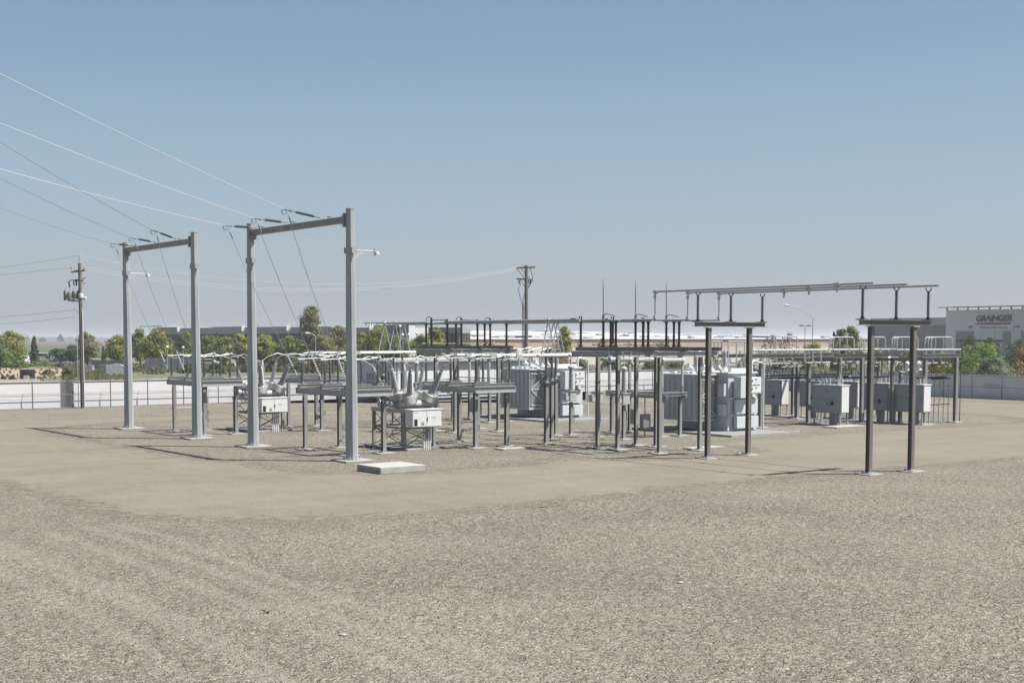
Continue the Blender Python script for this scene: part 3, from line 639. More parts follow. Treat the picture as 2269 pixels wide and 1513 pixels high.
for k, x in enumerate(PX3):
    t = thing('bus_tube', 'aluminium tie bus tube between the two elevated disconnect stands, %s of three' % names3[k], 'bus tube', (x, 64, 6.95), 'tie bus tubes')
    m = MB(); m.tube((0, 57.15 - 64, 0), (0, 70.3 - 64, 0), 0.09, 10); m.cbox((0, 57.6 - 64, 0.02), (0.2, 0.5, 0.2)); m.build('tube', HBUS, t)
    t = thing('bus_tube', 'aluminium bus tube reaching left from the closed elevated disconnect stand, %s of three' % names3[k], 'bus tube', (x, 76, 6.95), 'far tie bus tubes')
    ya = (77.4, 79.9, 82.5)[k]
    m = MB(); m.tube((0, 72.3 - 76, 0), (0, ya + 0.3 - 76, 0), 0.06, 10); m.build('tube', HBUS, t)
    t = thing('bus_tube', 'aluminium link from the open elevated disconnect stand to the vertical drop tubes, %s of three' % names3[k], 'bus tube', (x, 54, 6.92), 'links to the vertical drop tubes')
    m = MB(); m.tube((0, -0.3, 0), (0, 51.1 - 54, 0), 0.045, 10); m.build('tube', HBUS, t)
# low buses along x in both bays, with inverted-V risers up to the tie bus
bays = (('right bay', 0.0), ('left bay', 17.6))
ph = (59.9, 62.3, 64.8)
for bi, (bn, dy) in enumerate(bays):
    for k, y in enumerate(ph):
        yy = y + dy; x0 = 44.9; x1 = (52.3, 53.0, 54.2)[k]
        pos = ('nearest', 'middle', 'farthest')[k]
        t = thing('bus_tube', 'low white-lit bus tube of the %s, %s of three' % (bn, pos), 'bus tube', (x0, yy, 4.98), 'low bus tubes of the bays')
        m = MB(); m.tube((-0.6, 0, 0), (x1 - x0, 0, 0), 0.075, 10); m.build('tube', ALU, t)
        m = MB(); m.cbox((0.2, 0, 0), (0.4, 0.22, 0.22)); m.cbox((x1 - x0 - 0.3, 0, 0), (0.25, 0.2, 0.2)); m.build('clamp', ALU, t)
        # inverted V
        xa = PX3[k]; m = MB(); m.tube((-0.5, 0, 0.05), (-0.03, 0, 1.88), 0.035, 8); m.tube((0.5, 0, 0.05), (0.03, 0, 1.88), 0.035, 8)
        t = thing('riser', 'inverted V of slim tubes up to the tie bus, %s, %s one' % (bn, pos), 'bus riser', (xa, yy, 5.0), 'inverted V risers'); m.build('rods', ALU, t)
        m = MB(); m.cbox((0, 0, 1.95), (0.16, 0.2, 0.2)); m.tube((0, 0, 2.02), (0, 0, 2.12), 0.07, 8); m.build('top_clamp', WHITE, t)
        # single post with insulator carrying the low bus
        t = thing('bus_support_post', 'single steel post with one tall insulator under the %s bus of the %s' % (pos, bn), 'bus support', (xa - 0.15, yy, 0), 'single bus support posts')
        leg(t, 0, 0, 3.45, 0.19, GALVD, 0.75); post_ins(t, 0, 0, 3.55, 4.85, PORCD, 0.06, 0.10, 12)
        m = MB(); m.cbox((0, 0, 3.48), (0.4, 0.4, 0.03)); m.lathe((0, 0.0, 3.5), (0, 0, 3.62), [(0, 0.13), (0.12, 0.1)], 10); m.rings([(0, -0.12, 4.98), (0, -0.1, 4.88), (0, 0.1, 4.88), (0, 0.12, 4.98)], 0.025, 6); m.build('saddle', ALUD, t)
        # voltage transformer on a post
        t = thing('voltage_transformer', 'ribbed voltage transformer with white box on a post, %s of three in the %s' % (pos, bn), 'voltage transformer', (52.8, yy - 0.05, 0), 'voltage transformers on posts')
        leg(t, 0, 0, 2.05, 0.17, GALVD, 0.75)
        m = MB(); m.box(-0.26, 0.26, -0.26, 0.26, 2.1, 2.72); m.box(-0.55, -0.27, -0.2, 0.2, 2.15, 2.6); m.build('base_box', ALU, t, bevel=0.02)
        m = MB(); m.cbox((0, 0, 2.74), (0.62, 0.62, 0.03)); m.sheds((0, 0, 2.76), (0, 0, 4.1), 0.12, 0.18, 15, 12, 0.06, 0.10, 0.155); m.build('insulator', PORC, t)
        m = MB(); m.lathe((0, 0, 4.1), (0, 0, 4.55), [(0, 0.14), (0.04, 0.2), (0.12, 0.2), (0.2, 0.1), (0.22, 0.04), (0.45, 0.03)], 12); m.tube((0, 0, 4.5), (0, 0, 4.92), 0.025, 6); m.build('terminal', ALU, t)
        m = MB(); m.rings([(0.12, 0, 1.95), (0.24, 0, 1.5), (0.26, 0, 1.0), (0.14, 0, 0.7)], 0.03, 6); m.build('cable', ALUD, t)
# circuit switchers in front of the transformers
def switcher(loc, label, group):
    t = thing('circuit_switcher', label, 'circuit switcher', loc, group)
    for x, y in ((-0.75, -2.3), (0.75, -2.3), (-0.75, 2.3), (0.75, 2.3)): leg(t, x, y, 2.45, 0.18, GALVD, 0.8)
    m = MB()
    for y in (-2.4, 0, 2.4): m.beam((-1.15, y, 2.58), (1.15, y, 2.58), 0.3, 0.24, (0, 1, 0), 0.02)
    for x in (-0.8, 0.8): m.beam((x, -2.8, 2.44), (x, 2.8, 2.44), 0.16, 0.2, (1, 0, 0), 0.02)
    m.build('deck_frame', GALV, t)
    for y in (-2.4, 0.0, 2.4):
        for x in (-0.85, 0.8):
            post_ins(t, x, y, 3.05, 4.3, PORC, 0.07, 0.10, 12)
        for x in (-0.85, 0.8):
            m = MB(); m.tube((x, y, 2.7), (x, y, 3.06), 0.09, 8); m.build('pedestal', ALUD, t)
            m = MB(); m.tube((x, y, 4.28), (x, y, 4.5), 0.08, 8); m.build('top_fitting', ALUD, t)
        m = MB(); m.lathe((-0.95, y, 4.62), (0.9, y, 4.62), [(0, 0.1), (0.05, 0.19), (0.22, 0.2), (0.24, 0.16)] + [(0.26 + i * 0.06 + (0.02 if j else 0), 0.165 if j else 0.15) for i in range(22) for j in (0, 1)] + [(1.62, 0.16), (1.64, 0.2), (1.8, 0.19), (1.85, 0.1)], 14)
        m.build('interrupter', PORC, t)
    m = MB(); m.box(-1.15, -0.55, -1.1, -0.75, 0.5, 1.35); m.tube((-0.85, -0.9, 0.0), (-0.85, -0.9, 0.5), 0.05, 8); m.tube((-0.85, -0.9, 1.35), (-0.85, -0.9, 2.4), 0.04, 8); m.build('mechanism_box', ALUD, t, bevel=0.01)
    m = MB(); m.box(0.3, 0.8, 1.3, 1.75, 0.55, 1.5); m.tube((0.55, 1.5, 0), (0.55, 1.5, 0.55), 0.05, 8); m.build('control_box', mat('pale_box', (0.42, 0.415, 0.40), 0.6), t, bevel=0.01)
    return t
cs = switcher((56.75, 62.3, 0), 'circuit switcher with horizontal ribbed interrupters beside the right transformer', 'circuit switchers')
copy_tree(cs, (56.6, 79.9, 0), 'circuit switcher with horizontal ribbed interrupters beside the left transformer', 'circuit switchers')
for bi, (bn, dy) in enumerate(bays):
    for k, y in enumerate(ph):
        yy = y + dy; a = Vector(((52.3, 53.0, 54.2)[k], yy, 4.98)); b = Vector((55.85, yy, 4.66)); c = Vector((57.6, yy, 4.66)); d = Vector((62.6, yy + (0.6 - 0.3 * k), 5.15))
        m = MB(); m.rings([p - a for p in (a, a + Vector((0.3, 0, 0.03)), (a + b) / 2, b)], 0.03, 6); m.rings([p - a for p in [c] + [c.lerp(d, q) + Vector((0, 0, 0.25 * 4 * q * (1 - q))) for q in (0.25, 0.5, 0.75)] + [d]], 0.022, 6)
        o = m.build('jumper', ALU, None, a); tag(o, 'loose jumper from %s low bus tube over to the transformer in the %s' % (('nearest', 'middle', 'farthest')[k], bn), 'jumper', 'jumpers to the transformers')
# ================================================================ power transformers
def transformer(loc, label, group):
    """origin at the near-left foot of the tank; x along the near face, y away"""
    t = thing('power_transformer', label, 'transformer', loc, group)
    m = MB(); m.box(0.0, 2.5, 0.0, 4.6, 0.12, 3.62); m.box(-0.06, 2.56, -0.06, 4.66, 0.0, 0.16)
    m.build('tank', TXG, t, bevel=0.02)
    m = MB(); m.box(-0.12, 2.62, -0.12, 4.72, 3.63, 3.72)
    for k in range(13): m.tube((0.0 + k * 0.2, -0.1, 3.6), (0.0 + k * 0.2, -0.1, 3.76), 0.025, 5)
    m.build('tank_cover', WHITE, t, bevel=0.01)
    m = MB()
    for z in (0.95, 2.05): m.box(0.0, 2.5, -0.12, -0.003, z, z + 0.09)
    for z in (1.15, 2.2): m.box(2.504, 2.6, 0.0, 4.6, z, z + 0.1)
    m.build('stiffeners', TXG, t)
    # radiator bank on the left side
    m = MB()
    for k in range(11):
        x = -1.62 + k * 0.13
        m.box(x, x + 0.045, 0.95, 4.45, 0.72, 3.5)
    for i in range(7): m.box(-1.65, -1.622, 1.15 + i * 0.5, 1.15 + i * 0.5 + 0.38, 0.8, 3.35)
    rad = m.build('radiator_bank', RADM, t)
    m = MB()
    for i in range(6): m.box(-1.63, -1.621, 1.545 + i * 0.5, 1.575 + i * 0.5, 0.85, 3.1)
    m.build('radiator_grooves', DARK, rad)
    m = MB(); y = 0.93
    for z in (0.92, 2.08, 3.22): m.box(-1.5, -0.15, y - 0.02, y + 0.01, z, z + 0.05)
    def strap(a, b):
        A = Vector(a); B = Vector(b); d = (B - A).normalized(); n_ = Vector((-d.z, 0, d.x)) * 0.025
        m._add([A - n_, B - n_, B + n_, A + n_] + [p + Vector((0, 0.02, 0)) for p in (A - n_, B - n_, B + n_, A + n_)], [(0, 1, 2, 3), (7, 6, 5, 4), (0, 4, 5, 1), (1, 5, 6, 2), (2, 6, 7, 3), (3, 7, 4, 0)])
    strap((-1.5, y - 0.045, 2.1), (-0.15, y - 0.045, 3.25)); strap((-1.5, y - 0.045, 2.1), (-0.15, y - 0.045, 0.95))
    m.build('radiator_straps', TXG, rad)
    m = MB(); m.box(-1.7, -0.02, 0.88, 4.52, 3.505, 3.6); m.build('top_header', TXG, rad, bevel=0.02)
    m = MB(); m.box(-1.7, -1.297, 0.88, 4.52, 0.62, 0.72); m.box(-1.3, 0.0, 1.0, 1.4, 0.63, 0.71); m.box(-1.3, 0, 3.9, 4.3, 0.63, 0.71); m.build('bottom_header', TXG, rad)
    m = MB()
    for y0 in (1.3, 2.6, 3.8): m.cbox((-0.9, y0, 3.68), (0.7, 0.5, 0.12)); 
    m.build('cooling_fan_guards', WHITE, rad)
    # near-face cabinets
    m = MB(); m.box(0.35, 1.3, -0.75, -0.125, 1.1 + 1.0, 3.45); m.box(1.3, 2.35, -0.62, -0.125, 2.35, 3.4); c = m.build('tap_changer_compartment', TXG, t, bevel=0.02)
    m = MB(); m.box(1.42, 2.25, -0.66, -0.625, 2.92, 3.35); m.box(1.42, 2.25, -0.66, -0.625, 2.4, 2.82); m.build('doors', WHITE, c, bevel=0.01)
    m = MB(); m.box(0.4, 2.35, -0.35, -0.125, 1.08, 2.02); m.box(0.4, 2.35, -0.42, -0.125, 0.17, 0.92); m.build('lower_compartment', TXG, t, bevel=0.02)
    m = MB(); m.box(-0.28, -0.01, 0.1, 0.6, 2.2, 3.0); m.box(-0.28, -0.01, 0.1, 0.6, 0.95, 1.7); m.build('side_boxes', TXG, t, bevel=0.015)
    for k, (x, z) in enumerate(((0.02, 2.55), (0.02, 2.05))):
        m = MB(); m.tube((x + 0.1, -0.16, z), (x + 0.1, -0.125, z), 0.07, 10); m.build('valve', WHITE, t)
    for (x, z, w_, h_) in ((1.75, 3.22, 0.16, 0.1), (1.75, 2.68, 0.16, 0.1), (1.3, 1.75, 0.22, 0.14), (1.3, 0.72, 0.2, 0.1)):
        yq = -0.664 if z > 2.3 else (-0.354 if z > 1 else -0.424)
        m = MB(); m.box(x, x + w_, yq - 0.006, yq, z, z + h_); m.build('warning_plate', mat('plate_grey', (0.32, 0.33, 0.34), 0.4), t)
    for z in (3.1, 2.6): m = MB(); m.box(1.46, 1.49, -0.70, -0.661, z, z + 0.14); m.build('handle', DARK, t)
    m = MB(); m.tube((-0.035, 2.2, 2.9), (-0.004, 2.2, 2.9), 0.12, 14); m.build('gauge', DARK, t)
    # cover gear: three high bushings, three low, conservator drum, relief pipes
    for k, y in enumerate((0.9, 2.2, 3.5)):
        m = MB(); m.lathe((0.55, y, 3.73), (0.55, y, 4.05), [(0, 0.3), (0.06, 0.3), (0.08, 0.22), (0.3, 0.17)], 14); b = m.build('bushing_turret', WHITE, t)
        m = MB(); m.sheds((0.55, y, 4.03), (0.55, y, 5.05), 0.10, 0.16, 13, 12, 0.05); m.tube((0.55, y, 5.05), (0.55, y, 5.28), 0.03, 6); m.build('bushing', PORC, b)
        m = MB(); m.lathe((1.75, y - 0.3, 3.73), (1.75, y - 0.3, 3.9), [(0, 0.2), (0.1, 0.2), (0.17, 0.12)], 12); m.sheds((1.75, y - 0.3, 3.9), (1.75, y - 0.3, 4.35), 0.07, 0.12, 5, 10, 0.03); m.tube((1.75, y - 0.3, 4.35), (1.75, y - 0.3, 4.5), 0.025, 6); m.build('low_voltage_bushing', PORC, t)
        m = MB(); m.sheds((-0.75, y - 0.1, 3.75), (-0.75, y - 0.1, 4.75), 0.06, 0.10, 12, 10, 0.04); m.rings([(-0.75, y - 0.1, 4.75), (-0.7, y, 4.95), (0.2, y, 5.15), (0.55, y, 5.2)], 0.018, 6); m.build('surge_arrester', PORC, t)
        m = MB(); m.lathe((-0.15, y - 0.4, 3.9), (-0.55, y - 0.4, 4.1), [(0, 0.1), (0.1, 0.12), (0.3, 0.17), (0.44, 0.19)], 10); m.tube((-0.1, y - 0.4, 3.73), (-0.15, y - 0.4, 3.95), 0.08, 8); m.build('relief_hood', WHITE, t)
    m = MB(); m.rings([(2.3, 0.2, 3.73), (2.3, 0.2, 4.2), (2.4, 0.2, 4.38), (2.65, 0.2, 4.4)], 0.10, 10); m.rings([(2.35, -0.3, 4.32), (2.7, -0.3, 4.32), (2.86, -0.3, 4.2), (2.9, -0.3, 3.9), (2.9, -0.3, 0.05)], 0.06, 8); m.build('standpipe', TXG, t)
    m = MB(); m.box(0.4, 2.2, 0.15, 0.45, 3.73, 3.95); m.build('cover_manifold', WHITE, t, bevel=0.02)
    m = MB()
    for k in range(4): m.tube((2.55, -0.5, 0.2 + k * 0.9), (2.55, -0.5, 0.9 + k * 0.9), 0.035, 6)
    m.build('vertical_conduits', ALU, t)
    return t
TG = 'power transformers'
tr = transformer((62.0, 60.35, 0.10), 'big grey power transformer with slatted radiators, right one of the pair', TG)
copy_tree(tr, (62.0, 77.9, 0.10), 'big grey power transformer with slatted radiators, left one of the pair', TG)
for y, lab in ((62.1, 'broad flat concrete slab under the right transformer'), (79.5, 'broad flat concrete slab under the left transformer')):
    m = MB(); m.box(-3.2, 2.6, -4.6, 4.6, 0, 0.10); o = m.build('transformer_pad', SLAB, None, (62.6, y, 0), bevel=0.02); tag(o, lab, 'concrete slab', 'transformer slabs')
    m = MB(); m.box(-3.35, 2.75, -4.75, -4.6, 0, 0.13); m.box(-3.35, 2.75, 4.6, 4.75, 0, 0.13); m.box(-3.35, -3.2, -4.597, 4.597, 0, 0.13); m.box(2.6, 2.75, -4.597, 4.597, 0, 0.13); m.build('slab_rim', CONCL, o)
for i, (x, y, sx, sy, lab) in enumerate(((43.6, 58.4, 1.9, 0.8, 'thin pale concrete strip in front of the middle disconnect stand'), (52.2, 52.6, 2.4, 0.8, 'thin pale concrete strip below the open elevated disconnects'),
        (72.3, 59.6, 3.0, 1.3, 'flat pale slab in front of the nearest switchgear cabinet'), (46.8, 109.2, 2.6, 0.8, 'pale concrete cover lying near the far left wall'))):
    m = MB(); m.cbox((0, 0, 0.04), (sx, sy, 0.08)); o = m.build('concrete_slab', CONCL, None, (x, y, 0), bevel=0.01); tag(o, lab, 'concrete slab', 'loose concrete slabs')
# ================================================================ distribution switchgear on the right
CABG = 'grey switchgear cabinets'
def cabinet(loc, label):
    """origin on the ground under the near-left vertical edge; x right, y away; broad face looks left, its shade put into a duller grey"""
    t = thing('switchgear_cabinet', label, 'switchgear cabinet', loc, CABG)
    m = MB(); m.box(0, 0.85, 0, 2.45, 0.84, 2.72); c = m.build('cabinet_body', SWG, t, bevel=0.015)
    m = MB(); m.box(-0.05, 0.9, -0.05, 2.5, 2.724, 2.79); m.build('cover', WHITE, c, bevel=0.01)
    m = MB(); m.box(-0.03, -0.003, 0.06, 2.39, 1.86, 2.66); d = m.build('upper_door', SWG, c, bevel=0.008)
    m = MB(); m.box(-0.045, -0.033, 1.1, 1.3, 2.28, 2.33); m.build('nameplate', DARK, d)
    m = MB(); m.box(-0.03, -0.003, 0.06, 2.39, 0.88, 1.84); d = m.build('lower_door', SWG, c, bevel=0.008)
    m = MB(); m.tube((-0.06, 0.75, 1.5), (-0.034, 0.75, 1.5), 0.15, 14); m.build('meter', DARK, d)
    m = MB(); m.box(-0.05, -0.034, 1.12, 1.2, 1.42, 1.58); m.box(-0.037, -0.033, 0.45, 1.4, 1.72, 1.735); m.build('handle', BLACK, d)
    m = MB(); m.box(0.06, 0.8, -0.03, -0.003, 0.9, 2.66); m.build('sunlit_end_door', WHITE, c, bevel=0.008)  # same paint as the broad face; sunlight on the end put into white
    for x, y in ((0.06, 0.08), (0.8, 0.08), (0.06, 2.36), (0.8, 2.36)):
        m = MB(); m.cbox((x, y, 0.45), (0.08, 0.08, 0.78)); m.cbox((x, y, 0.05), (0.2, 0.2, 0.03)); m.build('leg', GALV, t)
    m = MB(); m.box(0.2, 0.6, 0.75, 1.15, 0.0, 0.85); m.build('cable_trunk', ALUD, t)
    for k in range(3):
        for x in (0.22, 0.64):
            y = 0.45 + k * 0.72; m = MB(); m.sheds((x, y, 2.79), (x, y, 3.18), 0.05, 0.085, 4, 8, 0.03); m.tube((x, y, 3.18), (x, y, 3.34), 0.022, 6); m.build('bushing', PORC, t)
    m = MB(); m.box(-0.3, 1.1, -0.3, 2.7, 0, 0.035); m.build('footing', CONCL, t)
    return t
cl = [(1731, 103.5, 'grey switchgear cabinet nearest the right transformer, farthest left'), (1815, 100.6, 'grey switchgear cabinet half hidden behind the nearest cabinet'),
      (1864, 92.0, 'nearest grey switchgear cabinet with a black round meter, lit end beside a steel post'), (1899, 99.5, 'narrow sliver of grey cabinet between two steel posts'),
      (1969, 95.5, 'grey switchgear cabinet between the two legs of the nearest steel frame'), (2046, 93.0, 'grey switchgear cabinet just right of the nearest steel frame')]
base = None
for px, d, lab in cl:
    x, y = PD(px, d)
    if base is None: base = cabinet((x, y, 0), lab)
    else: copy_tree(base, (x, y, 0), lab)
rk = thing('switchgear_rack', 'steel rack carrying the low buses over the grey cabinets at right', 'steel rack', (76, 60, 0))
def rp(x, y): return (x - 76, y - 60)
posts = [(73.3, 63.6), (73.8, 61.3), (76.2, 61.3), (78.0, 60.1), (79.1, 58.2), (82.5, 58.1), (76.7, 67.6), (79.6, 70.6), (84.0, 66.0), (80.5, 64.5), (67.2, 62.4)]
for x, y in posts:
    a, b = rp(x, y); m = MB(); m.beam((0, 0, 0.08), (0, 0, 4.6), 0.23, 0.23, (1, 0, 0), 0.02); p = m.build('leg', GALVD, rk, (a, b, 0))
    m = MB(); m.cbox((0, 0, 0.03), (0.9, 0.9, 0.06)); m.build('footing', CONCL, p)
m = MB()
def bm(p, q, z=4.74, w_=0.2, h=0.26):
    a = rp(*p); b = rp(*q); side = (0, 1, 0) if abs(a[0] - b[0]) > abs(a[1] - b[1]) else (1, 0, 0)
    m.beam((a[0], a[1], z), (b[0], b[1], z), w_, h, side, 0.02)
for p, q in (((67.0, 63.5), (73.2, 63.5)), ((73.2, 61.3), (79.6, 61.3)), ((78.6, 58.1), (83.0, 58.1)), ((67, 66.6), (80, 66.6)), ((76, 70.6), (84, 70.6))): bm(p, q)
for p, q in (((73.4, 61.2), (73.4, 66.6)), ((78.0, 58.3), (78.0, 61.2)), ((82.6, 58.3), (82.6, 66)), ((76.6, 61.5), (76.6, 70.4)), ((79.6, 61.5), (79.6, 70.4))): bm(p, q, 4.48, 0.2, 0.22)
m.build('main_beams', GALVD, rk)
m = MB()
for p, q in (((68, 64.4), (78.5, 64.4)), ((74.2, 61.9), (80, 61.9)), ((78.8, 58.9), (82.6, 58.9)), ((69, 68.5), (84, 68.5))): bm(p, q, 3.2, 0.2, 0.12)
m.build('lower_beams', DARK, rk)
rr = random.Random(4)
for (x0, x1, y) in ((67.5, 73.2, 63.5), (73.5, 79.4, 61.3), (79, 83, 58.1), (67, 80, 66.6)):
    x = x0
    while x < x1:
        a, b = rp(x, y); m = MB(); m.sheds((0, 0, 0), (0, 0, 0.22), 0.05, 0.08, 3, 8, 0.03); m.build('support_insulator', PORC, rk, (a, b, 4.88)); x += rr.uniform(0.8, 1.4)
# underslung fuse gear, each with its own link and tail
for (x0, x1, y) in ((68.0, 73.0, 64.4), (74.2, 79.6, 62.2), (79.2, 82.4, 59.0), (69, 79, 67.0), (80, 84, 66.5)):
    x = x0
    while x < x1:
        a, b = rp(x, y); L = rr.uniform(0.5, 0.8)
        m = MB(); m.sheds((0, 0, 0), (0, 0, -0.35), 0.04, 0.07, 4, 6, 0.03); m.cbox((L / 2, 0, -0.38), (L, 0.09, 0.09)); m.tube((0, 0.1, 0.5), (0.03, 0, 0), 0.018, 5)
        q = m.build('fuse_switch', PORC, rk, (a, b, 4.6))
        if rr.random() < 0.6: m = MB(); m.cbox((L / 2 + 0.1, -0.3, -0.62), (L * 0.8, 0.06, 0.06)); m.build('fuse_link', ALU, q)
        m = MB(); m.rings([(L, 0, -0.4), (L + 0.06, 0.02, -0.8), (L, 0, -1.3)], 0.02, 5); m.build('down_cable', DARK, q)
        x += rr.uniform(0.55, 0.95)
# bus tubes on top of the rack
for k in range(3):
    nm = ('nearest', 'middle', 'farthest')[k]
    t = thing('bus_tube', 'white-lit bus tube along the top of the switchgear rack, %s of three' % nm, 'bus tube', (72, 61.1 + 0.75 * k, 5.17), 'bus tubes on the switchgear rack')
    m = MB(); m.tube((-6.5 + 0.3 * k, 0, 0), (7.6, 0, 0), 0.06, 8); m.build('tube', ALU, t)
    t = thing('bus_tube', 'bus tube on the right end of the switchgear rack, %s of three' % nm, 'bus tube', (80, 58.1 + 0.6 * k, 5.16), 'bus tubes on the right end of the rack')
    m = MB(); m.tube((-2.6, 0, 0), (3.0 - 0.4 * k, 0, 0), 0.06, 8); m.build('tube', ALU, t)
    # J-bends under the long bus
    x, y, z = onY((1783, 1801, 1819)[k], 60.8, 775); t = thing('bus_bend', 'J-shaped tube curving down below the rack bus, %s of three' % ('left', 'middle', 'right')[k], 'bus bend', (x, y, 5.12), 'J-shaped bus bends')
    m = MB(); m.rings([(0, 0, 0), (0, 0, -0.45)] + arc((0.3, 0, -0.5), 0.3, R(180), R(270), 6, (1, 0, 0), (0, 0, 1)) + [(0.85, 0, -0.8)], 0.045, 8); m.build('tube', ALU, t)
groups_ = [((1838, 1842, 1846.5), (1861, 1877, 1893), 61.4), ((1906, 1910, 1915), (1928, 1945, 1962), 61.4), ((1977, 1982, 1987.5), (1999, 2016, 2034), 58.7), ((2050, 2057, 2063.5), (2073, 2091, 2110.5), 58.7)]
for gi, (ls, rs_, y0) in enumerate(groups_):
    for k in range(3):
        y = y0 - 0.28 * k; xa = onY(ls[k], y, 750)[0]; xb = onY(rs_[k], y, 750)[0]; r = 0.24; h = 0.86
        t = thing('bus_hoop', 'white bent-tube hoop, %s in cluster %s from the left on the rack' % (('shortest', 'middle one', 'longest')[k], ('one', 'two', 'three', 'four')[gi]), 'bus hoop', (xa, y, 5.17), 'bent hoops over the switchgear rack')
        w_ = xb - xa
        m = MB(); m.rings([(0, 0, 0), (0, 0, h - r)] + arc((r, 0, h - r), r, R(180), R(90), 5, (1, 0, 0), (0, 0, 1)) + arc((w_ - r, 0, h - r), r, R(90), R(0), 5, (1, 0, 0), (0, 0, 1)) + [(w_, 0, 0.05)], 0.045, 8); m.build('tube', ALU, t)
x, y, z = onY(1715, 64.5, 750); t = thing('bus_hoop', 'square frame of upright white tubes at the left end of the rack', 'bus hoop', (x, y, 5.17))
m = MB(); w_ = onY(1766, 64.5, 750)[0] - x; m.tube((0, 0, 0.9), (w_, 0, 0.9), 0.04, 8); [m.tube((w_ * q, 0, 0), (w_ * q, 0, 0.9), 0.04, 8) for q in (0.0, 0.08, 0.36, 0.68, 1.0)]; m.build('tubes', ALU, t)
for px0, px1, yy, lab in ((1614, 1668, 66, 'low row of upright white tubes behind the right transformer'), (1575, 1600, 68, 'thin upright tubes seen between the legs of the far steel frame')):
    x, y, z = onY(px0, yy, 750); x1 = onY(px1, yy, 750)[0]; t = thing('bus_hoop', lab, 'bus hoop', (x, y, 3.9)); m = MB(); m.tube((0, 0, 1.85), (x1 - x, 0, 1.85), 0.04, 8)
    for q in range(4): m.tube(((x1 - x) * q / 3, 0, 0), ((x1 - x) * q / 3, 0, 1.85), 0.045, 8)
    m.build('tubes', ALU, t)
# black cables looping from the rack into the cabinets
for i, (px, d, lab) in enumerate(cl):
    x, y = PD(px, d); t = thing('cable_loops', 'black cables dropping into the ' + lab.replace('grey switchgear ', '').replace('with a black round meter, ', ''), 'cables', (x, y, 3.3), 'cables into the cabinets')
    for k in range(3):
        yy = 0.45 + k * 0.72; m = MB(); m.rings([(0.64, yy, 0.0), (0.66, yy + 0.02, 0.15), (0.5, yy, 0.3), (0.3, yy - 0.1, 0.6), (0.28, yy - 0.1, 1.3)], 0.022, 6); m.build('cable', BLACK, t)
# small stand with two white instrument transformers
x, y = PD(2022, 96); t = thing('instrument_stand', 'low steel stand with two white bell-shaped instrument transformers on top', 'instrument stand', (x, y, 0))
for q in (-1.35, 1.35): leg(t, q, 0, 3.55, 0.2, GALVD, 0.8)
m = MB(); m.cbox((0, 0, 3.62), (3.2, 0.3, 0.12)); m.cbox((0, 0.1, 3.4), (2.9, 0.06, 0.05)); m.build('top_beam', GALV, t)
for q in (-0.65, 0.65):
    m = MB(); m.lathe((q, 0, 3.68), (q, 0, 4.35), [(0, 0.3), (0.12, 0.26), (0.3, 0.17), (0.42, 0.2), (0.5, 0.2), (0.6, 0.12), (0.66, 0.06)], 12); m.build('instrument_transformer', WHITE, t)
x, y = PD(1972, 96.5); m = MB()
t = thing('flood_light', 'grey floodlight on a stub arm reaching from a rack post', 'floodlight', (x, y, 4.5)); m.tube((0.9, 0, 0.1), (0, 0, 0.12), 0.03, 6); m.build('arm', ALUD, t)
m = MB(); m.lathe((-0.1, 0, 0.12), (-0.45, 0, -0.25), [(0, 0.1), (0.1, 0.16), (0.4, 0.24), (0.5, 0.24)], 12); m.tube((-0.05, 0, 0.1), (-0.05, 0, 0.35), 0.05, 6); m.build('lamp_head', WHITE, t)
# conduit riser rack at the right end
x, y = PD(2088, 96.5); t = thing('conduit_riser', 'row of slim upright conduits below the right end of the rack', 'conduits', (x, y, 0))
for q in range(4):
    m = MB(); xx = -0.95 + q * 0.56; m.rings([(xx, 0, 0), (xx, 0, 1.2), (xx + 0.05, 0, 1.5), (xx + 0.05, 0, 3.2)], 0.03, 6); m.build('conduit', ALUD, t)
m = MB(); m.cbox((-0.1, 0.05, 1.25), (2.2, 0.05, 0.06)); m.cbox((-0.1, 0.05, 3.1), (2.2, 0.06, 0.12)); m.build('strut', DARK, t)
# marker post and thin lightning mast at far right end
x, y = PD(2128, 97); t = thing('slim_mast', 'slim dark mast standing at the right end of the switchgear rack', 'mast', (x, y, 0)); m = MB(); m.tube((0, 0, 0), (0, 0, 5.9), 0.035, 6, 0.02); m.build('shaft', DARK, t); m = MB(); m.cbox((0.2, 0, 5.5), (0.45, 0.05, 0.05)); m.cbox((0.2, 0, 5.1), (0.25, 0.12, 0.12)); m.build('arm', DARK, t)

# ================================================================ control building
BX, BY = 65.6, 106.3
t = thing('control_building', 'white flat-roofed control building behind the breakers', 'control building', (BX, BY, 0))
PANEL = mat('white_wall_panel', (0.88, 0.885, 0.89), 0.55, 0, var=0.03)
m = MB(); m.box(0, 15.5, 0, 7.2, 0.35, 3.66); wl = m.build('wall', PANEL, t)
m = MB(); m.box(-0.25, 15.8, -0.3, 7.5, 3.665, 3.74); m.box(-0.3, 15.85, -0.35, 7.55, 3.745, 4.0); m.build('roof', mat('roof_trim', (0.52, 0.51, 0.50), 0.6, 0, var=0.05), t, bevel=0.02)
m = MB(); m.box(0.1, 15.4, 0.1, 7.1, 0.0, 0.34); m.build('plinth', CONC, t)
m = MB(); m.box(-0.05, -0.003, 3.4, 4.7, 0.4, 2.65); d = m.build('door', mat('door_grey', (0.40, 0.41, 0.42), 0.5), t)
m = MB(); m.box(-0.12, -0.055, 4.45, 4.6, 1.45, 1.52); m.build('handle', DARK, d)
m = MB(); m.box(-0.75, -0.003, 0.7, 1.9, 0.7, 2.9); m.build('air_conditioner', mat('ac_grey', (0.40, 0.40, 0.40), 0.5), t, bevel=0.02)
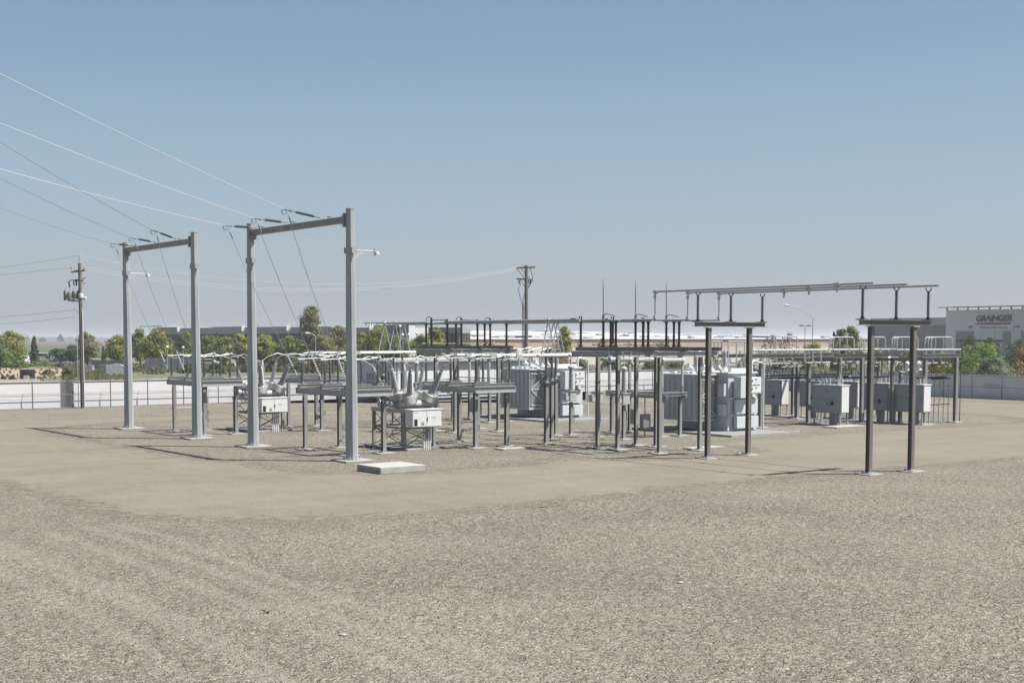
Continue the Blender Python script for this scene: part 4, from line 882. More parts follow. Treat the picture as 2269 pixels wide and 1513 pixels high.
m = MB(); m.box(-0.78, -0.752, 0.85, 1.75, 1.1, 1.8); m.build('air_conditioner_grille', DARK, t)
m = MB()
for k in range(7): m.box(1.0 + k * 2.1, 1.03 + k * 2.1, -0.012, -0.002, 0.4, 3.6)
for z in (0.62, 0.95): m.box(0.05, 15.45, -0.06, -0.003, z, z + 0.07)
m.build('wall_joints', mat('joint', (0.45, 0.46, 0.47), 0.6), t)
m = MB(); m.tube((0.5, -0.1, 0.0), (0.5, -0.1, 3.6), 0.05, 8); m.tube((-0.1, 2.3, 0.4), (-0.1, 2.3, 3.5), 0.05, 8); m.build('downpipe', WHITE, t)
m = MB()
for k in range(3): m.box(-1.3 - 0.3 * k, -0.06 if k == 0 else -1.3 - 0.3 * (k - 1) - 0.003, 3.3, 4.8, 0.0, 0.36 - 0.12 * k)
m.build('steps', CONCL, t)
# ================================================================ yard walls and fences
YW = 115.8; XW = 117.4
t = thing('boundary_wall', 'long pale painted block wall along the far left side of the yard', 'wall', (40, YW, 0))
m = MB(); m.box(-95, XW - 40 + 0.25, 0, 0.2, 0, 2.22); m.build('wall_blocks', WALLM, t)
m = MB(); m.box(-95, XW - 40 + 0.3, -0.05, 0.25, 2.223, 2.30); m.build('coping', mat('coping', (0.55, 0.54, 0.52), 0.8), t)
m = MB(); m.box(-1.35, -0.75, -0.32, -0.003, 0, 2.4); m.build('pilaster', mat('pilaster_block', (0.33, 0.32, 0.32), 0.85, var=0.1), t, bevel=0.01)
t = thing('boundary_wall', 'grey-blue block wall with pale scrawls on the right side of the yard', 'wall', (XW, 60, 0))
m = MB(); m.box(0, 0.2, -75, YW - 60, 0, 2.22); m.build('wall_blocks', WALLB, t)
m = MB(); m.box(-0.05, 0.25, -75, YW - 60 - 0.06, 2.223, 2.30); m.build('coping', mat('coping', (0.55, 0.54, 0.52), 0.8), t)
def scribble(pts, w_, par):
    m = MB(); P_ = [Vector(p) for p in pts]
    for a, b in zip(P_, P_[1:]):
        d = (b - a).normalized(); n_ = Vector((0, -d.z, d.y)) * w_
        m._add([a - n_, b - n_, b + n_, a + n_], [(0, 1, 2, 3)])
    return m.build('painted_scrawl', mat('pale_paint', (0.62, 0.63, 0.66), 0.8), par)
def wp(px, py): q = onX(px, XW - 0.006, py); return (q[0] - XW, q[1] - 60, q[2])
scribble([wp(2178, 853), wp(2190, 852), wp(2205, 854), wp(2216, 854)], 0.10, t)
scribble([wp(2184, 858), wp(2200, 859), wp(2222, 859), wp(2226, 856)], 0.07, t); scribble([wp(2195, 851), wp(2196, 845)], 0.03, t)
scribble([wp(2245, 846), wp(2256, 845), wp(2262, 847), wp(2262, 853)], 0.03, t); scribble([wp(2246, 857), wp(2253, 853)], 0.03, t)
def fence(name_, loc, axis, a, b, stepp, label):
    t = thing('chain_link_fence', label, 'fence', loc); n = int((b - a) / stepp)
    V = (lambda q, s, z: (q, s, z)) if axis == 'x' else (lambda q, s, z: (s, q, z))
    for k in range(n + 1):
        q = a + k * stepp; m = MB(); m.tube(V(q, 0, 0), V(q, 0, 2.3), 0.045, 8); m.tube(V(q, 0, 2.28), V(q, 0.16, 2.62), 0.02, 6); m.build('post', FENCE, t)
    m = MB()
    for z in (2.27, 1.16, 0.06): m.tube(V(a, 0, z), V(b, 0, z), 0.025, 6)
    m.build('rails', FENCE, t)
    m = MB()
    for j in range(3): m.tube(V(a, 0.05 + 0.05 * j, 2.38 + 0.1 * j), V(b, 0.05 + 0.05 * j, 2.38 + 0.1 * j), 0.006, 4)
    m.build('barbed_strands', FENCE, t)
    # chain-link fabric as sparse woven wires
    CH = bpy.data.materials.get('chain_link')
    if not CH:
        CH = bpy.data.materials.new('chain_link'); CH.use_nodes = True; n_ = CH.node_tree.nodes; l_ = CH.node_tree.links; b_ = n_['Principled BSDF']; b_.inputs['Base Color'].default_value = (0.4, 0.4, 0.4, 1)
        tr = n_.new('ShaderNodeBsdfTransparent'); ms = n_.new('ShaderNodeMixShader'); ms.inputs[0].default_value = 0.10
        l_.new(tr.outputs[0], ms.inputs[1]); l_.new(b_.outputs[0], ms.inputs[2]); l_.new(ms.outputs[0], n_['Material Output'].inputs['Surface'])
    m = MB(); m._add([V(a, 0.01, 0.03), V(b, 0.01, 0.03), V(b, 0.01, 2.27), V(a, 0.01, 2.27)], [(0, 1, 2, 3)]); m.build('wire_mesh', CH, t)
    return t
fence('f', (0, 115.1, 0), 'x', -18.0, 116.2, 3.35, 'chain-link fence with barbed top along the pale left wall')
fence('f', (116.7, 0, 0), 'y', 20.0, 114.6, 3.35, 'chain-link fence with barbed top along the grey-blue right wall')
# ================================================================ wooden utility poles
def upole(loc, h, label, r0=0.17, r1=0.11):
    t = thing('utility_pole', label, 'utility pole', loc, 'wooden utility poles'); m = MB(); m.rings([(0, 0, 0), (0, 0, h)], [r0, r1], 12); m.build('shaft', WOOD, t); return t
rx, ry = RT
def rv(s, d=0.0): return (rx * s + FW[0] * d, ry * s + FW[1] * d)
u1x, u1y = onY(180, 114.6)[0], 114.6
t = upole((u1x, u1y, 0), 12.3, 'weathered wooden pole before the left wall, crowded with transformers and cut-outs', 0.19, 0.13)
m = MB()
m.rings([(*rv(-0.75), 11.55), (*rv(0.45), 11.72)], 0.09, 4); m.rings([(*rv(-0.45), 10.85), (*rv(0.3), 10.85)], 0.08, 4)
m.build('crossarm', WOOD, t)
m = MB(); m.sheds((0, 0, 12.6), (0, 0, 12.95), 0.04, 0.07, 3, 8, 0.04); m.tube((0, 0, 12.2), (0, 0, 12.7), 0.02, 6)
for s in (-0.7, 0.4): m.sheds((*rv(s), 11.75), (*rv(s), 12.0), 0.05, 0.08, 3, 8, 0.03)
m.build('pin_insulators', PORC, t)
m = MB(); m.rings([(*rv(-0.3), 10.9), (*rv(-0.8), 10.85), (*rv(-0.95), 10.72)], 0.03, 6); m.tube((*rv(-0.95), 10.75), (*rv(-0.9), 10.25), 0.06, 8); m.tube((*rv(-0.55), 10.9), (*rv(-0.5), 10.4), 0.05, 8); m.tube((*rv(-0.35), 10.9), (*rv(-0.3), 10.4), 0.07, 8); m.rings([(*rv(0.2), 10.98), (*rv(0.5), 11.1)], 0.03, 6); m.rings([(*rv(0.2), 10.6), (*rv(0.45), 10.6)], 0.03, 6); m.build('cut_outs', DARK, t)
m = MB(); m.cbox((*rv(-0.55), 9.25), (0.9, 0.7, 0.06)); m.rings([(*rv(-1.4), 9.3), (*rv(0.5), 9.3)], 0.06, 4); m.rings([(*rv(-1.1), 9.15), (*rv(0.1), 9.05)], 0.05, 4); m.build('platform', GALVD, t)
for s, z0, z1, r, mm, nm in ((-1.32, 9.15, 10.0, 0.1, PORCD, 'surge_arrester'), (-1.12, 9.3, 9.7, 0.09, ALUD, 'small_can'), (-0.95, 9.1, 9.9, 0.12, ALUD, 'small_can'), (-0.78, 9.15, 9.6, 0.1, WHITE, 'small_can'), (-0.6, 9.1, 9.95, 0.12, PORCD, 'small_can'), (-0.4, 9.2, 9.75, 0.12, ALUD, 'small_can'), (-0.2, 9.2, 9.95, 0.1, PORCD, 'surge_arrester'), (0.06, 9.35, 9.75, 0.2, WHITE, 'transformer_can'), (0.42, 9.15, 9.45, 0.12, WHITE, 'transformer_can')):
    m = MB(); m.lathe((*rv(s), z0), (*rv(s), z1), [(0, r * 0.85), (0.03, r), (z1 - z0 - 0.05, r), (z1 - z0, r * 0.5)], 12); m.tube((*rv(s + 0.03), z1), (*rv(s + 0.05), z1 + 0.18), 0.02, 6); m.build(nm, mm, t)
m = MB(); m.tube((*rv(-0.32, -0.1), 0.0), (*rv(-0.32, -0.1), 8.1), 0.035, 8); m.tube((*rv(0.2, -0.1), 0.0), (*rv(0.17, -0.1), 8.3), 0.04, 8); m.rings([(*rv(-0.5, 0), 8.55), (*rv(-0.35, 0), 8.3), (*rv(-0.3, 0), 8.0)], 0.02, 6); m.build('riser_conduits', WHITE, t)
u2x, u2y = PD(1166, 138.0)
t = upole((u2x, u2y, 0), 13.3, 'tall wooden pole in the middle with wide crossarm and cable risers', 0.24, 0.16)
m = MB(); m.rings([(*rv(-0.98), 13.05), (*rv(0.9), 13.15)], 0.11, 4); m.rings([(*rv(-1.0), 11.95), (*rv(0.6), 11.85)], 0.07, 4); m.build('crossarm', WOOD, t)
m = MB()
for pts in ([(-1.0, 12.95), (-0.3, 12.2), (0.0, 11.0)], [(-0.5, 12.95), (0.1, 12.2), (0.45, 11.9), (0.3, 11.4), (0, 10.9)], [(0.4, 13.0), (0.62, 12.2), (0.65, 11.8), (0.4, 11.4), (0.05, 10.7)], [(-0.9, 11.9), (-0.55, 11.4), (-0.85, 10.9), (-0.42, 9.4)], [(0.1, 11.0), (-0.2, 10.4), (-0.4, 9.3)], [(-0.6, 11.85), (-0.25, 11.3), (-0.0, 11.0)]): m.rings([(*rv(s), z) for s, z in pts], 0.03, 6)
for s, z in ((-0.75, 11.4), (0.2, 11.5), (0.4, 11.4)): m.tube((*rv(s), z), (*rv(s + 0.08), z + 0.4), 0.05, 6)
m.build('cable_tails', DARK, t)
m = MB(); m.tube((*rv(-0.4), 0), (*rv(-0.4), 9.2), 0.045, 8); m.tube((*rv(-0.28), 0), (*rv(-0.28), 9.2), 0.04, 8); m.tube((*rv(-0.36), 8.8), (*rv(-0.36), 9.5), 0.08, 8); m.build('riser_conduits', GALV, t)
def wire(label, p0, p1, d, r, m_, grp, n=24):
    p0 = Vector(p0); m = MB(); m.rings([q - p0 for q in sag(p0, p1, d, n)], r, 5); o = m.build('utility_wire', m_, None, p0); return tag(o, label, 'utility wire', grp)
a1 = Vector((u1x, u1y, 0)); a2 = Vector((u2x, u2y, 0))
UG = 'wires between the wooden poles'
wire('upper thin wire sagging between the two wooden poles', a1 + Vector((0, 0, 12.95)), a2 + Vector((*rv(-0.9), 13.1)), 2.05, 0.010, WIRE_M, UG)
wire('lower thin wire sagging between the two wooden poles, rear one', a1 + Vector((*rv(0.4), 12.0)), a2 + Vector((*rv(-0.95), 13.0)), 2.0, 0.012, WIRE_M, UG)
wire('lower thin wire sagging between the two wooden poles, front one', a1 + Vector((*rv(-0.7), 11.95)), a2 + Vector((*rv(-0.6), 12.95)), 2.15, 0.012, WIRE_M, UG)
def lend(py, d=118): x, y = PD(-160, d); return Vector((x, y, 6 + (748 - py) * d / 3000))
UG2 = 'wires leaving the left wooden pole'
wire('top wire leaving the transformer pole to the left', a1 + Vector((0, 0, 12.95)), lend(612), 0.15, 0.012, WIRE_M, UG2)
wire('second wire leaving the transformer pole to the left', a1 + Vector((*rv(-0.7), 11.95)), lend(622), 0.1, 0.015, WIRE_M, UG2)
wire('upper service wire running left below the transformers', a1 + Vector((*rv(-0.5), 8.35)), lend(712), 0.12, 0.012, WIRE_D, UG2)
wire('lower service wire running left below the transformers', a1 + Vector((*rv(-0.5), 7.75)), lend(728), 0.12, 0.012, WIRE_D, UG2)
# ================================================================ land beyond the walls
def far_poly(pts_px): return [PG(px, py) for px, py in pts_px]
def fsheet(name, pts, z, col, rough=0.9, var=0.25, vs_=0.2, label=None):
    return sheet(name, pts, z, mat('land_' + name + label[:12].replace(' ', '_'), col, rough, 0, var=var, vscale=vs_), label)
def PDs(l): return [PD(px, d) for px, d in l]
fsheet('field', PDs([(-300, 1050), (700, 1050), (700, 4000), (-500, 4000)]), 0.0, (0.11, 0.085, 0.075), label='far brown ploughed field', vs_=0.01)
fsheet('field', PDs([(-400, 420), (700, 420), (700, 1046), (-600, 1046)]), 0.0, (0.055, 0.095, 0.03), label='green crop field beyond the trees', vs_=0.02)
fsheet('hills', PDs([(-300, 4010), (2600, 4010), (2600, 6000), (-300, 6000)]), 0.0, (0.10, 0.10, 0.10), label='hazy flat land at the horizon', vs_=0.002)
fsheet('verge', PDs([(-500, 122), (1300, 126), (1300, 330), (-500, 330)]), 0.0, (0.13, 0.135, 0.065), label='dry green verge outside the wall', vs_=0.12)
fsheet('verge', PDs([(-500, 124), (50, 150), (100, 204), (185, 232), (150, 262), (-500, 285)]), 0.004, (0.34, 0.275, 0.20), label='bare brown earth bank', vs_=0.1, var=0.2)
fsheet('road', PDs([(290, 178), (800, 190), (1300, 196), (1300, 232), (800, 226), (340, 200)]), 0.008, (0.25, 0.24, 0.235), label='grey public road outside the yard', vs_=0.4, var=0.12)
fsheet('road', PDs([(-100, 332), (600, 332), (600, 345), (-100, 345)]), 0.004, (0.16, 0.16, 0.16), label='distant road with parked cars', var=0.1)
fsheet('verge', PDs([(1250, 155), (2500, 150), (3200, 300), (1250, 300)]), 0.0, (0.10, 0.10, 0.055), label='verge beyond the right wall', vs_=0.2)
fsheet('ground_lot', PDs([(900, 300), (2000, 300), (2200, 470), (900, 470)]), 0.0, (0.36, 0.32, 0.26), label='pale ground before the long warehouse', vs_=0.1, var=0.1)
# ================================================================ foliage
LEAFM = {}
def leafmat(name, cols):
    if name in LEAFM: return LEAFM[name]
    m = bpy.data.materials.new('leaves_' + name); m.use_nodes = True; n = m.node_tree.nodes; l = m.node_tree.links; b = n['Principled BSDF']
    b.inputs['Roughness'].default_value = 0.65; b.inputs['Specular IOR Level'].default_value = 0.25
    g = n.new('ShaderNodeNewGeometry'); r = n.new('ShaderNodeValToRGB'); l.new(g.outputs['Random Per Island'], r.inputs[0])
    e = r.color_ramp.elements
    while len(e) < len(cols): e.new(0.5)
    for i, (x, c) in enumerate(zip(e, cols)): x.position = i / (len(cols) - 1); x.color = (*(q * 1.25 for q in c), 1)
    l.new(r.outputs[0], b.inputs['Base Color'])
    t_ = n.new('ShaderNodeBsdfTranslucent'); l.new(r.outputs[0], t_.inputs['Color']); ms = n.new('ShaderNodeMixShader'); ms.inputs[0].default_value = 0.3
    l.new(b.outputs[0], ms.inputs[1]); l.new(t_.outputs[0], ms.inputs[2]); l.new(ms.outputs[0], n['Material Output'].inputs['Surface'])
    LEAFM[name] = m; return m
leafmat('dark', [(0.025, 0.045, 0.018), (0.045, 0.075, 0.025), (0.07, 0.10, 0.035)])
leafmat('mid', [(0.045, 0.065, 0.018), (0.095, 0.115, 0.03), (0.16, 0.175, 0.05)])
leafmat('yellow', [(0.07, 0.085, 0.015), (0.15, 0.16, 0.03), (0.25, 0.235, 0.055)])
leafmat('olive', [(0.075, 0.08, 0.035), (0.13, 0.12, 0.05), (0.18, 0.155, 0.075)])
leafmat('bright', [(0.06, 0.11, 0.015), (0.10, 0.17, 0.03), (0.15, 0.21, 0.05)])
leafmat('rust', [(0.10, 0.07, 0.03), (0.19, 0.13, 0.035), (0.25, 0.18, 0.05)])
leafmat('grey', [(0.07, 0.085, 0.055), (0.11, 0.125, 0.085), (0.15, 0.165, 0.12)])
leafmat('brown', [(0.05, 0.035, 0.025), (0.10, 0.07, 0.05), (0.14, 0.10, 0.07)])
def crown_mb(W, H, z0, shape, n, leaf, rs, dens=1.0, lean=0.0):
    """leaf clumps spread over boughs inside an uneven crown"""
    m = MB(); boughs = []
    NB = int(46 * max(1.0, min(2.4, H / W)))
    for i in range(NB):
        t = (i + rs.random()) / NB
        if shape == 'cone': prof = (1 - t) ** 0.8 * 0.95 + 0.05
        elif shape == 'poplar': prof = max(0.2, math.sin(math.pi * (0.10 + t * 0.82)) ** 0.6)
        elif shape == 'bush': prof = max(0.3, math.cos(t * 1.3))
        else: prof = max(0.22, math.sin(math.pi * (0.14 + t * 0.78)) ** 0.7)
        prof *= rs.uniform(0.72, 1.08)
        br = min(W * rs.uniform(0.12, 0.2), H * 0.2) * (0.45 + 0.55 * prof)
        r = max(0, W / 2 * prof - br * 0.8) * math.sqrt(rs.uniform(0.08, 1.0)); a = rs.uniform(0, 6.283)
        boughs.append((r * math.cos(a) + lean * t, r * math.sin(a), z0 + (H - br * 0.6) * t ** 0.92, br))
    for i in range(n):
        bx, by, bz, br = boughs[rs.randrange(len(boughs))]
        # points favour the skin of each bough
        u = rs.uniform(-1, 1); a = rs.uniform(0, 6.283); q = math.sqrt(1 - u * u); rad = br * (0.35 + 1.0 * rs.random() ** 0.8)
        c = Vector((bx + rad * q * math.cos(a), by + rad * q * math.sin(a), max(z0 * 0.4 + 0.02, bz + rad * u * 0.8)))
        nrm = Vector((q * math.cos(a), q * math.sin(a), u)) + Vector((rs.uniform(-0.7, 0.7), rs.uniform(-0.7, 0.7), rs.uniform(-0.3, 0.9)))
        nrm.normalize(); e1 = nrm.orthogonal().normalized(); e2 = nrm.cross(e1); th = rs.uniform(0, 3.14)
        f1 = (e1 * math.cos(th) + e2 * math.sin(th)) * leaf * rs.uniform(0.5, 1.2); f2 = (e2 * math.cos(th) - e1 * math.sin(th)) * leaf * rs.uniform(0.3, 0.8)
        o = len(m.v); m.v += [tuple(c - f1), tuple(c - f2 * 0.9 + nrm * 0.1 * leaf), tuple(c + f1), tuple(c + f2)]
        m.f.append((o, o + 1, o + 2, o + 3)); m.sm.append(False); m.mi.append(0)
    return m, boughs
def tree(kind, px, dist, top, base_py, wpx, lm, shape, label, n=900, trunk=True, grp=None, leaf=None, cat=None, z0f=0.15):
    """px bearing, distance, top row of the photo and width in photo pixels fix where it stands and how big it is"""
    x, y = PD(px, dist); s = dist / 3000.0; Ht = CAMH + (HOR - top) * s; W = wpx * s; rs = random.Random(int(px * 7 + dist))
    z0 = Ht * z0f if trunk else 0.0
    t = thing(kind, label, cat or kind.replace('_', ' '), (x, y, 0), grp, rs.uniform(0, 6))
    lf = leaf or max(0.10, min(0.5, 2.4 * s)); 
    m, bo = crown_mb(W, Ht - z0, z0, shape, n, lf, rs); m.build('crown', LEAFM[lm], t)
    m = MB(); r0 = max(0.05, W * 0.035)
    m.rings([(0, 0, 0), (0.02 * W, 0, z0), (0, 0.02 * W, Ht * 0.62)], [r0, r0 * 0.75, r0 * 0.25], 7)
    for b_ in bo[:7]: m.rings([(0, 0, max(z0 * 0.9, b_[2] * 0.5)), (b_[0] * 0.6, b_[1] * 0.6, b_[2] * 0.85), (b_[0], b_[1], b_[2])], [r0 * 0.4, r0 * 0.25, r0 * 0.1], 5)
    m.build('trunk', mat('bark', (0.10, 0.08, 0.06), 0.9, 0, var=0.3), t)
    return t
TG_ = 'trees beyond the yard'
T_ = [
 ('broadleaf_tree', 27, 262, 733, 0, 52, 'yellow', 'round', 'yellow-green tree with pointed top at the far left edge', 1500),
 ('broadleaf_tree', 2, 250, 748, 0, 40, 'mid', 'round', 'dark green tree cut by the left edge of the photo', 900),
 ('conifer', 78, 255, 745, 0, 30, 'dark', 'cone', 'dark pointed conifer behind the lamp post with a sign', 1100),
 ('broadleaf_tree', 133, 290, 772, 0, 46, 'dark', 'round', 'low dark tree in front of the green field', 1000),
 ('broadleaf_tree', 163, 285, 764, 0, 26, 'dark', 'round', 'dark tree directly left of the wooden transformer pole', 700),
 ('broadleaf_tree', 194, 250, 736, 0, 38, 'olive', 'round', 'tall olive tree directly right of the wooden transformer pole', 1300),
 ('conifer', 230, 280, 768, 0, 12, 'dark', 'cone', 'tiny dark conifer left of the tall gantry pole', 300),
 ('broadleaf_tree', 262, 258, 743, 0, 48, 'yellow', 'round', 'yellow-green tree left of the first gantry pole', 1400),
 ('broadleaf_tree', 312, 262, 728, 0, 36, 'mid', 'round', 'tall green tree just right of the first gantry pole', 1300),
 ('broadleaf_tree', 349, 225, 729, 0, 52, 'yellow', 'round', 'large yellow-green tree on a short trunk before the white fence', 2000),
 ('broadleaf_tree', 415, 262, 735, 0, 36, 'mid', 'round', 'green tree just left of the second gantry pole', 1200),
 ('conifer', 482, 270, 735, 0, 22, 'mid', 'cone', 'narrow pointed green tree in front of the dark warehouse', 800),
 ('broadleaf_tree', 465, 262, 744, 0, 36, 'mid', 'round', 'mid green tree right of the second gantry pole', 1200),
 ('broadleaf_tree', 498, 258, 746, 0, 38, 'mid', 'round', 'mid green tree beside the narrow pointed one', 1200),
 ('broadleaf_tree', 530, 250, 740, 0, 44, 'yellow', 'round', 'bright yellow-green tree left of the third gantry pole', 1600),
 ('broadleaf_tree', 585, 255, 742, 0, 44, 'yellow', 'round', 'bushy yellow-green tree right of the third gantry pole', 1500),
 ('broadleaf_tree', 640, 250, 744, 0, 46, 'mid', 'round', 'green tree left of the tall poplar', 1500),
 ('conifer', 668, 262, 708, 0, 16, 'dark', 'cone', 'slim dark conifer against the left side of the poplar', 700),
 ('poplar_tree', 691, 255, 678, 0, 56, 'olive', 'poplar', 'tall grey-green poplar rising above everything left of centre', 2600),
 ('broadleaf_tree', 715, 240, 742, 0, 50, 'olive', 'round', 'olive-brown tree at the foot of the poplar', 1500),
 ('broadleaf_tree', 745, 250, 722, 0, 50, 'olive', 'round', 'olive-brown tree right of the poplar', 1500),
 ('conifer', 776, 262, 697, 0, 24, 'dark', 'cone', 'dark conifer almost hidden by the fourth gantry pole', 1100),
 ('broadleaf_tree', 800, 262, 735, 0, 30, 'olive', 'round', 'tree right behind the fourth gantry pole', 900),
 ('broadleaf_tree', 838, 250, 722, 0, 50, 'yellow', 'round', 'yellow-green tree left of the grey office block', 1700),
 ('broadleaf_tree', 880, 245, 744, 0, 60, 'mid', 'round', 'green tree before the grey office block', 1700),
 ('broadleaf_tree', 965, 240, 724, 0, 40, 'yellow', 'round', 'yellow-green tree behind the closed elevated disconnect', 1300),
 ('broadleaf_tree', 935, 235, 742, 0, 46, 'mid', 'round', 'dark green tree at the left end of the closed elevated disconnect', 1400),
 ('poplar_tree', 1248, 215, 722, 0, 46, 'yellow', 'poplar', 'yellow-green poplar behind the inverted V rods', 1700),
 ('broadleaf_tree', 1222, 210, 764, 0, 50, 'olive', 'round', 'low brownish tree at the foot of the yellow-green poplar', 1000),
 ('broadleaf_tree', 1335, 215, 748, 0, 26, 'olive', 'round', 'small thin tree behind the open elevated disconnect', 260),
 ('broadleaf_tree', 1018, 230, 754, 0, 24, 'brown', 'round', 'sparse brown sapling left of the centre', 150),
 ('broadleaf_tree', 1090, 230, 756, 0, 34, 'olive', 'round', 'sparse olive sapling right of the closed disconnect', 200),
 ('broadleaf_tree', 1370, 205, 790, 0, 60, 'dark', 'round', 'dark tree behind the circuit switcher', 1000),
 ('broadleaf_tree', 1440, 195, 792, 0, 60, 'olive', 'bush', 'olive bush behind the right end of the circuit switcher', 1300),
 ('broadleaf_tree', 1500, 190, 786, 0, 60, 'dark', 'bush', 'dark bush over the wall left of the right transformer', 1300),
 ('broadleaf_tree', 1575, 190, 788, 0, 80, 'olive', 'bush', 'olive bush over the wall behind the right transformer', 1500),
 ('broadleaf_tree', 1650, 188, 792, 0, 90, 'dark', 'bush', 'dark bush over the wall right of the right transformer', 1500),
 ('broadleaf_tree', 1290, 200, 796, 0, 70, 'grey', 'bush', 'grey-green bush over the wall right of the left transformer', 1200),
 ('broadleaf_tree', 1180, 195, 800, 0, 70, 'olive', 'bush', 'olive bush over the wall behind the left transformer', 1200),
 ('broadleaf_tree', 1460, 210, 757, 0, 60, 'olive', 'round', 'thin olive tree line behind the right bus', 380),
 ('broadleaf_tree', 1480, 215, 745, 0, 14, 'dark', 'cone', 'tiny dark treetop behind the open blades', 140),
 ('broadleaf_tree', 1705, 185, 742, 0, 40, 'brown', 'round', 'bare reddish sapling behind the rack, left one', 180),
 ('broadleaf_tree', 1742, 185, 736, 0, 46, 'brown', 'round', 'bare reddish sapling behind the rack, right one', 240),
 ('broadleaf_tree', 1800, 190, 758, 0, 90, 'yellow', 'bush', 'broad yellow-green thicket behind the J-shaped tubes', 1800),
 ('broadleaf_tree', 1728, 180, 796, 0, 90, 'dark', 'bush', 'very dark thicket above the wall behind the left cabinet', 1600),
 ('broadleaf_tree', 1846, 205, 735, 0, 20, 'dark', 'cone', 'slim dark green treetop left of the grey warehouse', 500),
 ('broadleaf_tree', 1862, 200, 728, 0, 30, 'mid', 'round', 'dark green tree standing left of the grey warehouse', 900),
 ('broadleaf_tree', 1885, 195, 722, 0, 40, 'mid', 'round', 'taller dark green tree against the corner of the grey warehouse', 1200),
 ('broadleaf_tree', 1870, 180, 764, 0, 70, 'olive', 'bush', 'olive thicket under the first cluster of hoops', 1500),
 ('broadleaf_tree', 1940, 175, 770, 0, 70, 'mid', 'bush', 'green thicket under the second cluster of hoops', 1500),
 ('broadleaf_tree', 2010, 170, 775, 0, 80, 'olive', 'bush', 'olive thicket under the third cluster of hoops', 1500),
 ('broadleaf_tree', 2085, 166, 778, 0, 80, 'rust', 'bush', 'rust-brown bush under the right cluster of hoops', 1500),
 ('shrub', 2170, 160, 760, 0, 175, 'bright', 'bush', 'big bright green shrub below the building sign', 4200),
 ('shrub', 2200, 152, 790, 0, 120, 'grey', 'bush', 'dull grey-green shrub leaning over the right wall', 3600),
 ('shrub', 2275, 156, 760, 0, 130, 'rust', 'bush', 'yellow-orange shrub at the right edge of the photo', 3000),
 ('shrub', 2122, 163, 775, 0, 90, 'mid', 'bush', 'rounded green shrub directly right of the switchgear rack', 2600),
 ('broadleaf_tree', 2150, 240, 744, 0, 26, 'dark', 'round', 'small dark tree before the glass front', 400),
 ('broadleaf_tree', 2190, 240, 746, 0, 26, 'dark', 'round', 'second small dark tree before the glass front', 400),
 ('broadleaf_tree', 2252, 235, 750, 0, 44, 'dark', 'round', 'dark tree above the yellow-orange shrub', 700),
]
for r in T_:
    k, px, d, top, b_, w_, lm, sh, lab, n = r
    if px < 820: d *= 1.14
    if sh == 'round': w_ *= 1.7; n = int(n * 1.9)
    if sh == 'poplar': w_ *= 1.2; n = int(n * 1.3)
    if px > 2100: w_ *= 1.15
    if px > 1650 and px < 2100 and sh == 'bush': w_ *= 1.45; n = int(n * 1.5)
    tree(k, px, d, top, b_, w_, lm, sh, lab, int(n * 1.9), k != 'shrub' and sh != 'bush', TG_ if k != 'shrub' else 'shrubs beyond the right wall')
S_ = [
 (15, 225, 775, 60, 'bright', 'light green shrub mass at the left edge under the trees', 2200), (45, 222, 790, 50, 'bright', 'light green shrub beside the lamp post with a sign', 1800),
 (90, 235, 799, 66, 'bright', 'low bright hedge right of the lamp post with a sign', 1800), (140, 225, 802, 44, 'grey', 'low grey-green hedge mound left of the transformer pole', 1200), (175, 226, 800, 40, 'grey', 'grey-green mound touching the transformer pole', 1000),
 (215, 215, 802, 44, 'bright', 'low green hedge above the white sign block, left part', 1100), (252, 212, 801, 44, 'bright', 'low green hedge above the white sign block, right part', 1100),
 (107, 178, 818, 34, 'olive', 'olive bush on the brown earth bank', 900), (150, 172, 816, 26, 'dark', 'small dark bush on the bank left of the transformer pole', 700),
 (8, 160, 833, 14, 'brown', 'small round brown bush near the left edge', 300), (28, 160, 832, 18, 'brown', 'small round brown bush left of the meter shelter', 350),
 (420, 205, 806, 60, 'dark', 'dark hedge between the first and second gantries, left part', 1200), (480, 205, 804, 70, 'dark', 'dark hedge behind the far disconnect stand', 1400), (560, 210, 796, 60, 'brown', 'purplish hedge behind the far breaker', 1300), (610, 212, 792, 60, 'brown', 'purplish hedge behind the far breaker bushings', 1300), (660, 205, 802, 60, 'dark', 'dark hedge left of the fourth gantry pole', 1200),
 (345, 200, 812, 60, 'grey', 'grey-green ground cover mound under the large tree', 700), (700, 200, 795, 70, 'brown', 'dark brown hedge left of the control building', 1300),
]
for px, d, top, w_, lm, lab, n in S_:
    d = d * 1.22 if px < 320 else d * 1.12
    w_ *= 1.15
    tree('shrub', px, d, top, 0, w_, lm, 'bush', lab, int(n * 1.5), False, 'shrubs beyond the left wall', leaf=0.16)
# ground cover as one mass
rs = random.Random(9); m = MB()
for i in range(7000):
    px = rs.uniform(60, 760) if rs.random() < 0.85 else rs.uniform(-30, 60); d = rs.uniform(190, 300); x, y = PD(px, d)
    if 188 < d < 234 and px > 290: continue
    if px < 140 and d < 285 and rs.random() < 0.93: continue
    r = rs.uniform(0.15, 0.4); h = rs.uniform(0.15, 0.55); a = rs.uniform(0, 3)
    for q in range(2):
        aa = a + q * 1.57; m._add([(x - r * math.cos(aa), y - r * math.sin(aa), 0), (x + r * math.cos(aa), y + r * math.sin(aa), 0), (x + r * 0.6 * math.cos(aa), y + r * 0.6 * math.sin(aa), h), (x - r * 0.5 * math.cos(aa), y - r * 0.5 * math.sin(aa), h * 0.8)], [(0, 1, 2, 3)])
o = m.build('ground_cover', LEAFM['olive']); o['kind'] = 'stuff'; o['label'] = 'dry low ground cover outside the left wall'; o['category'] = 'ground cover'
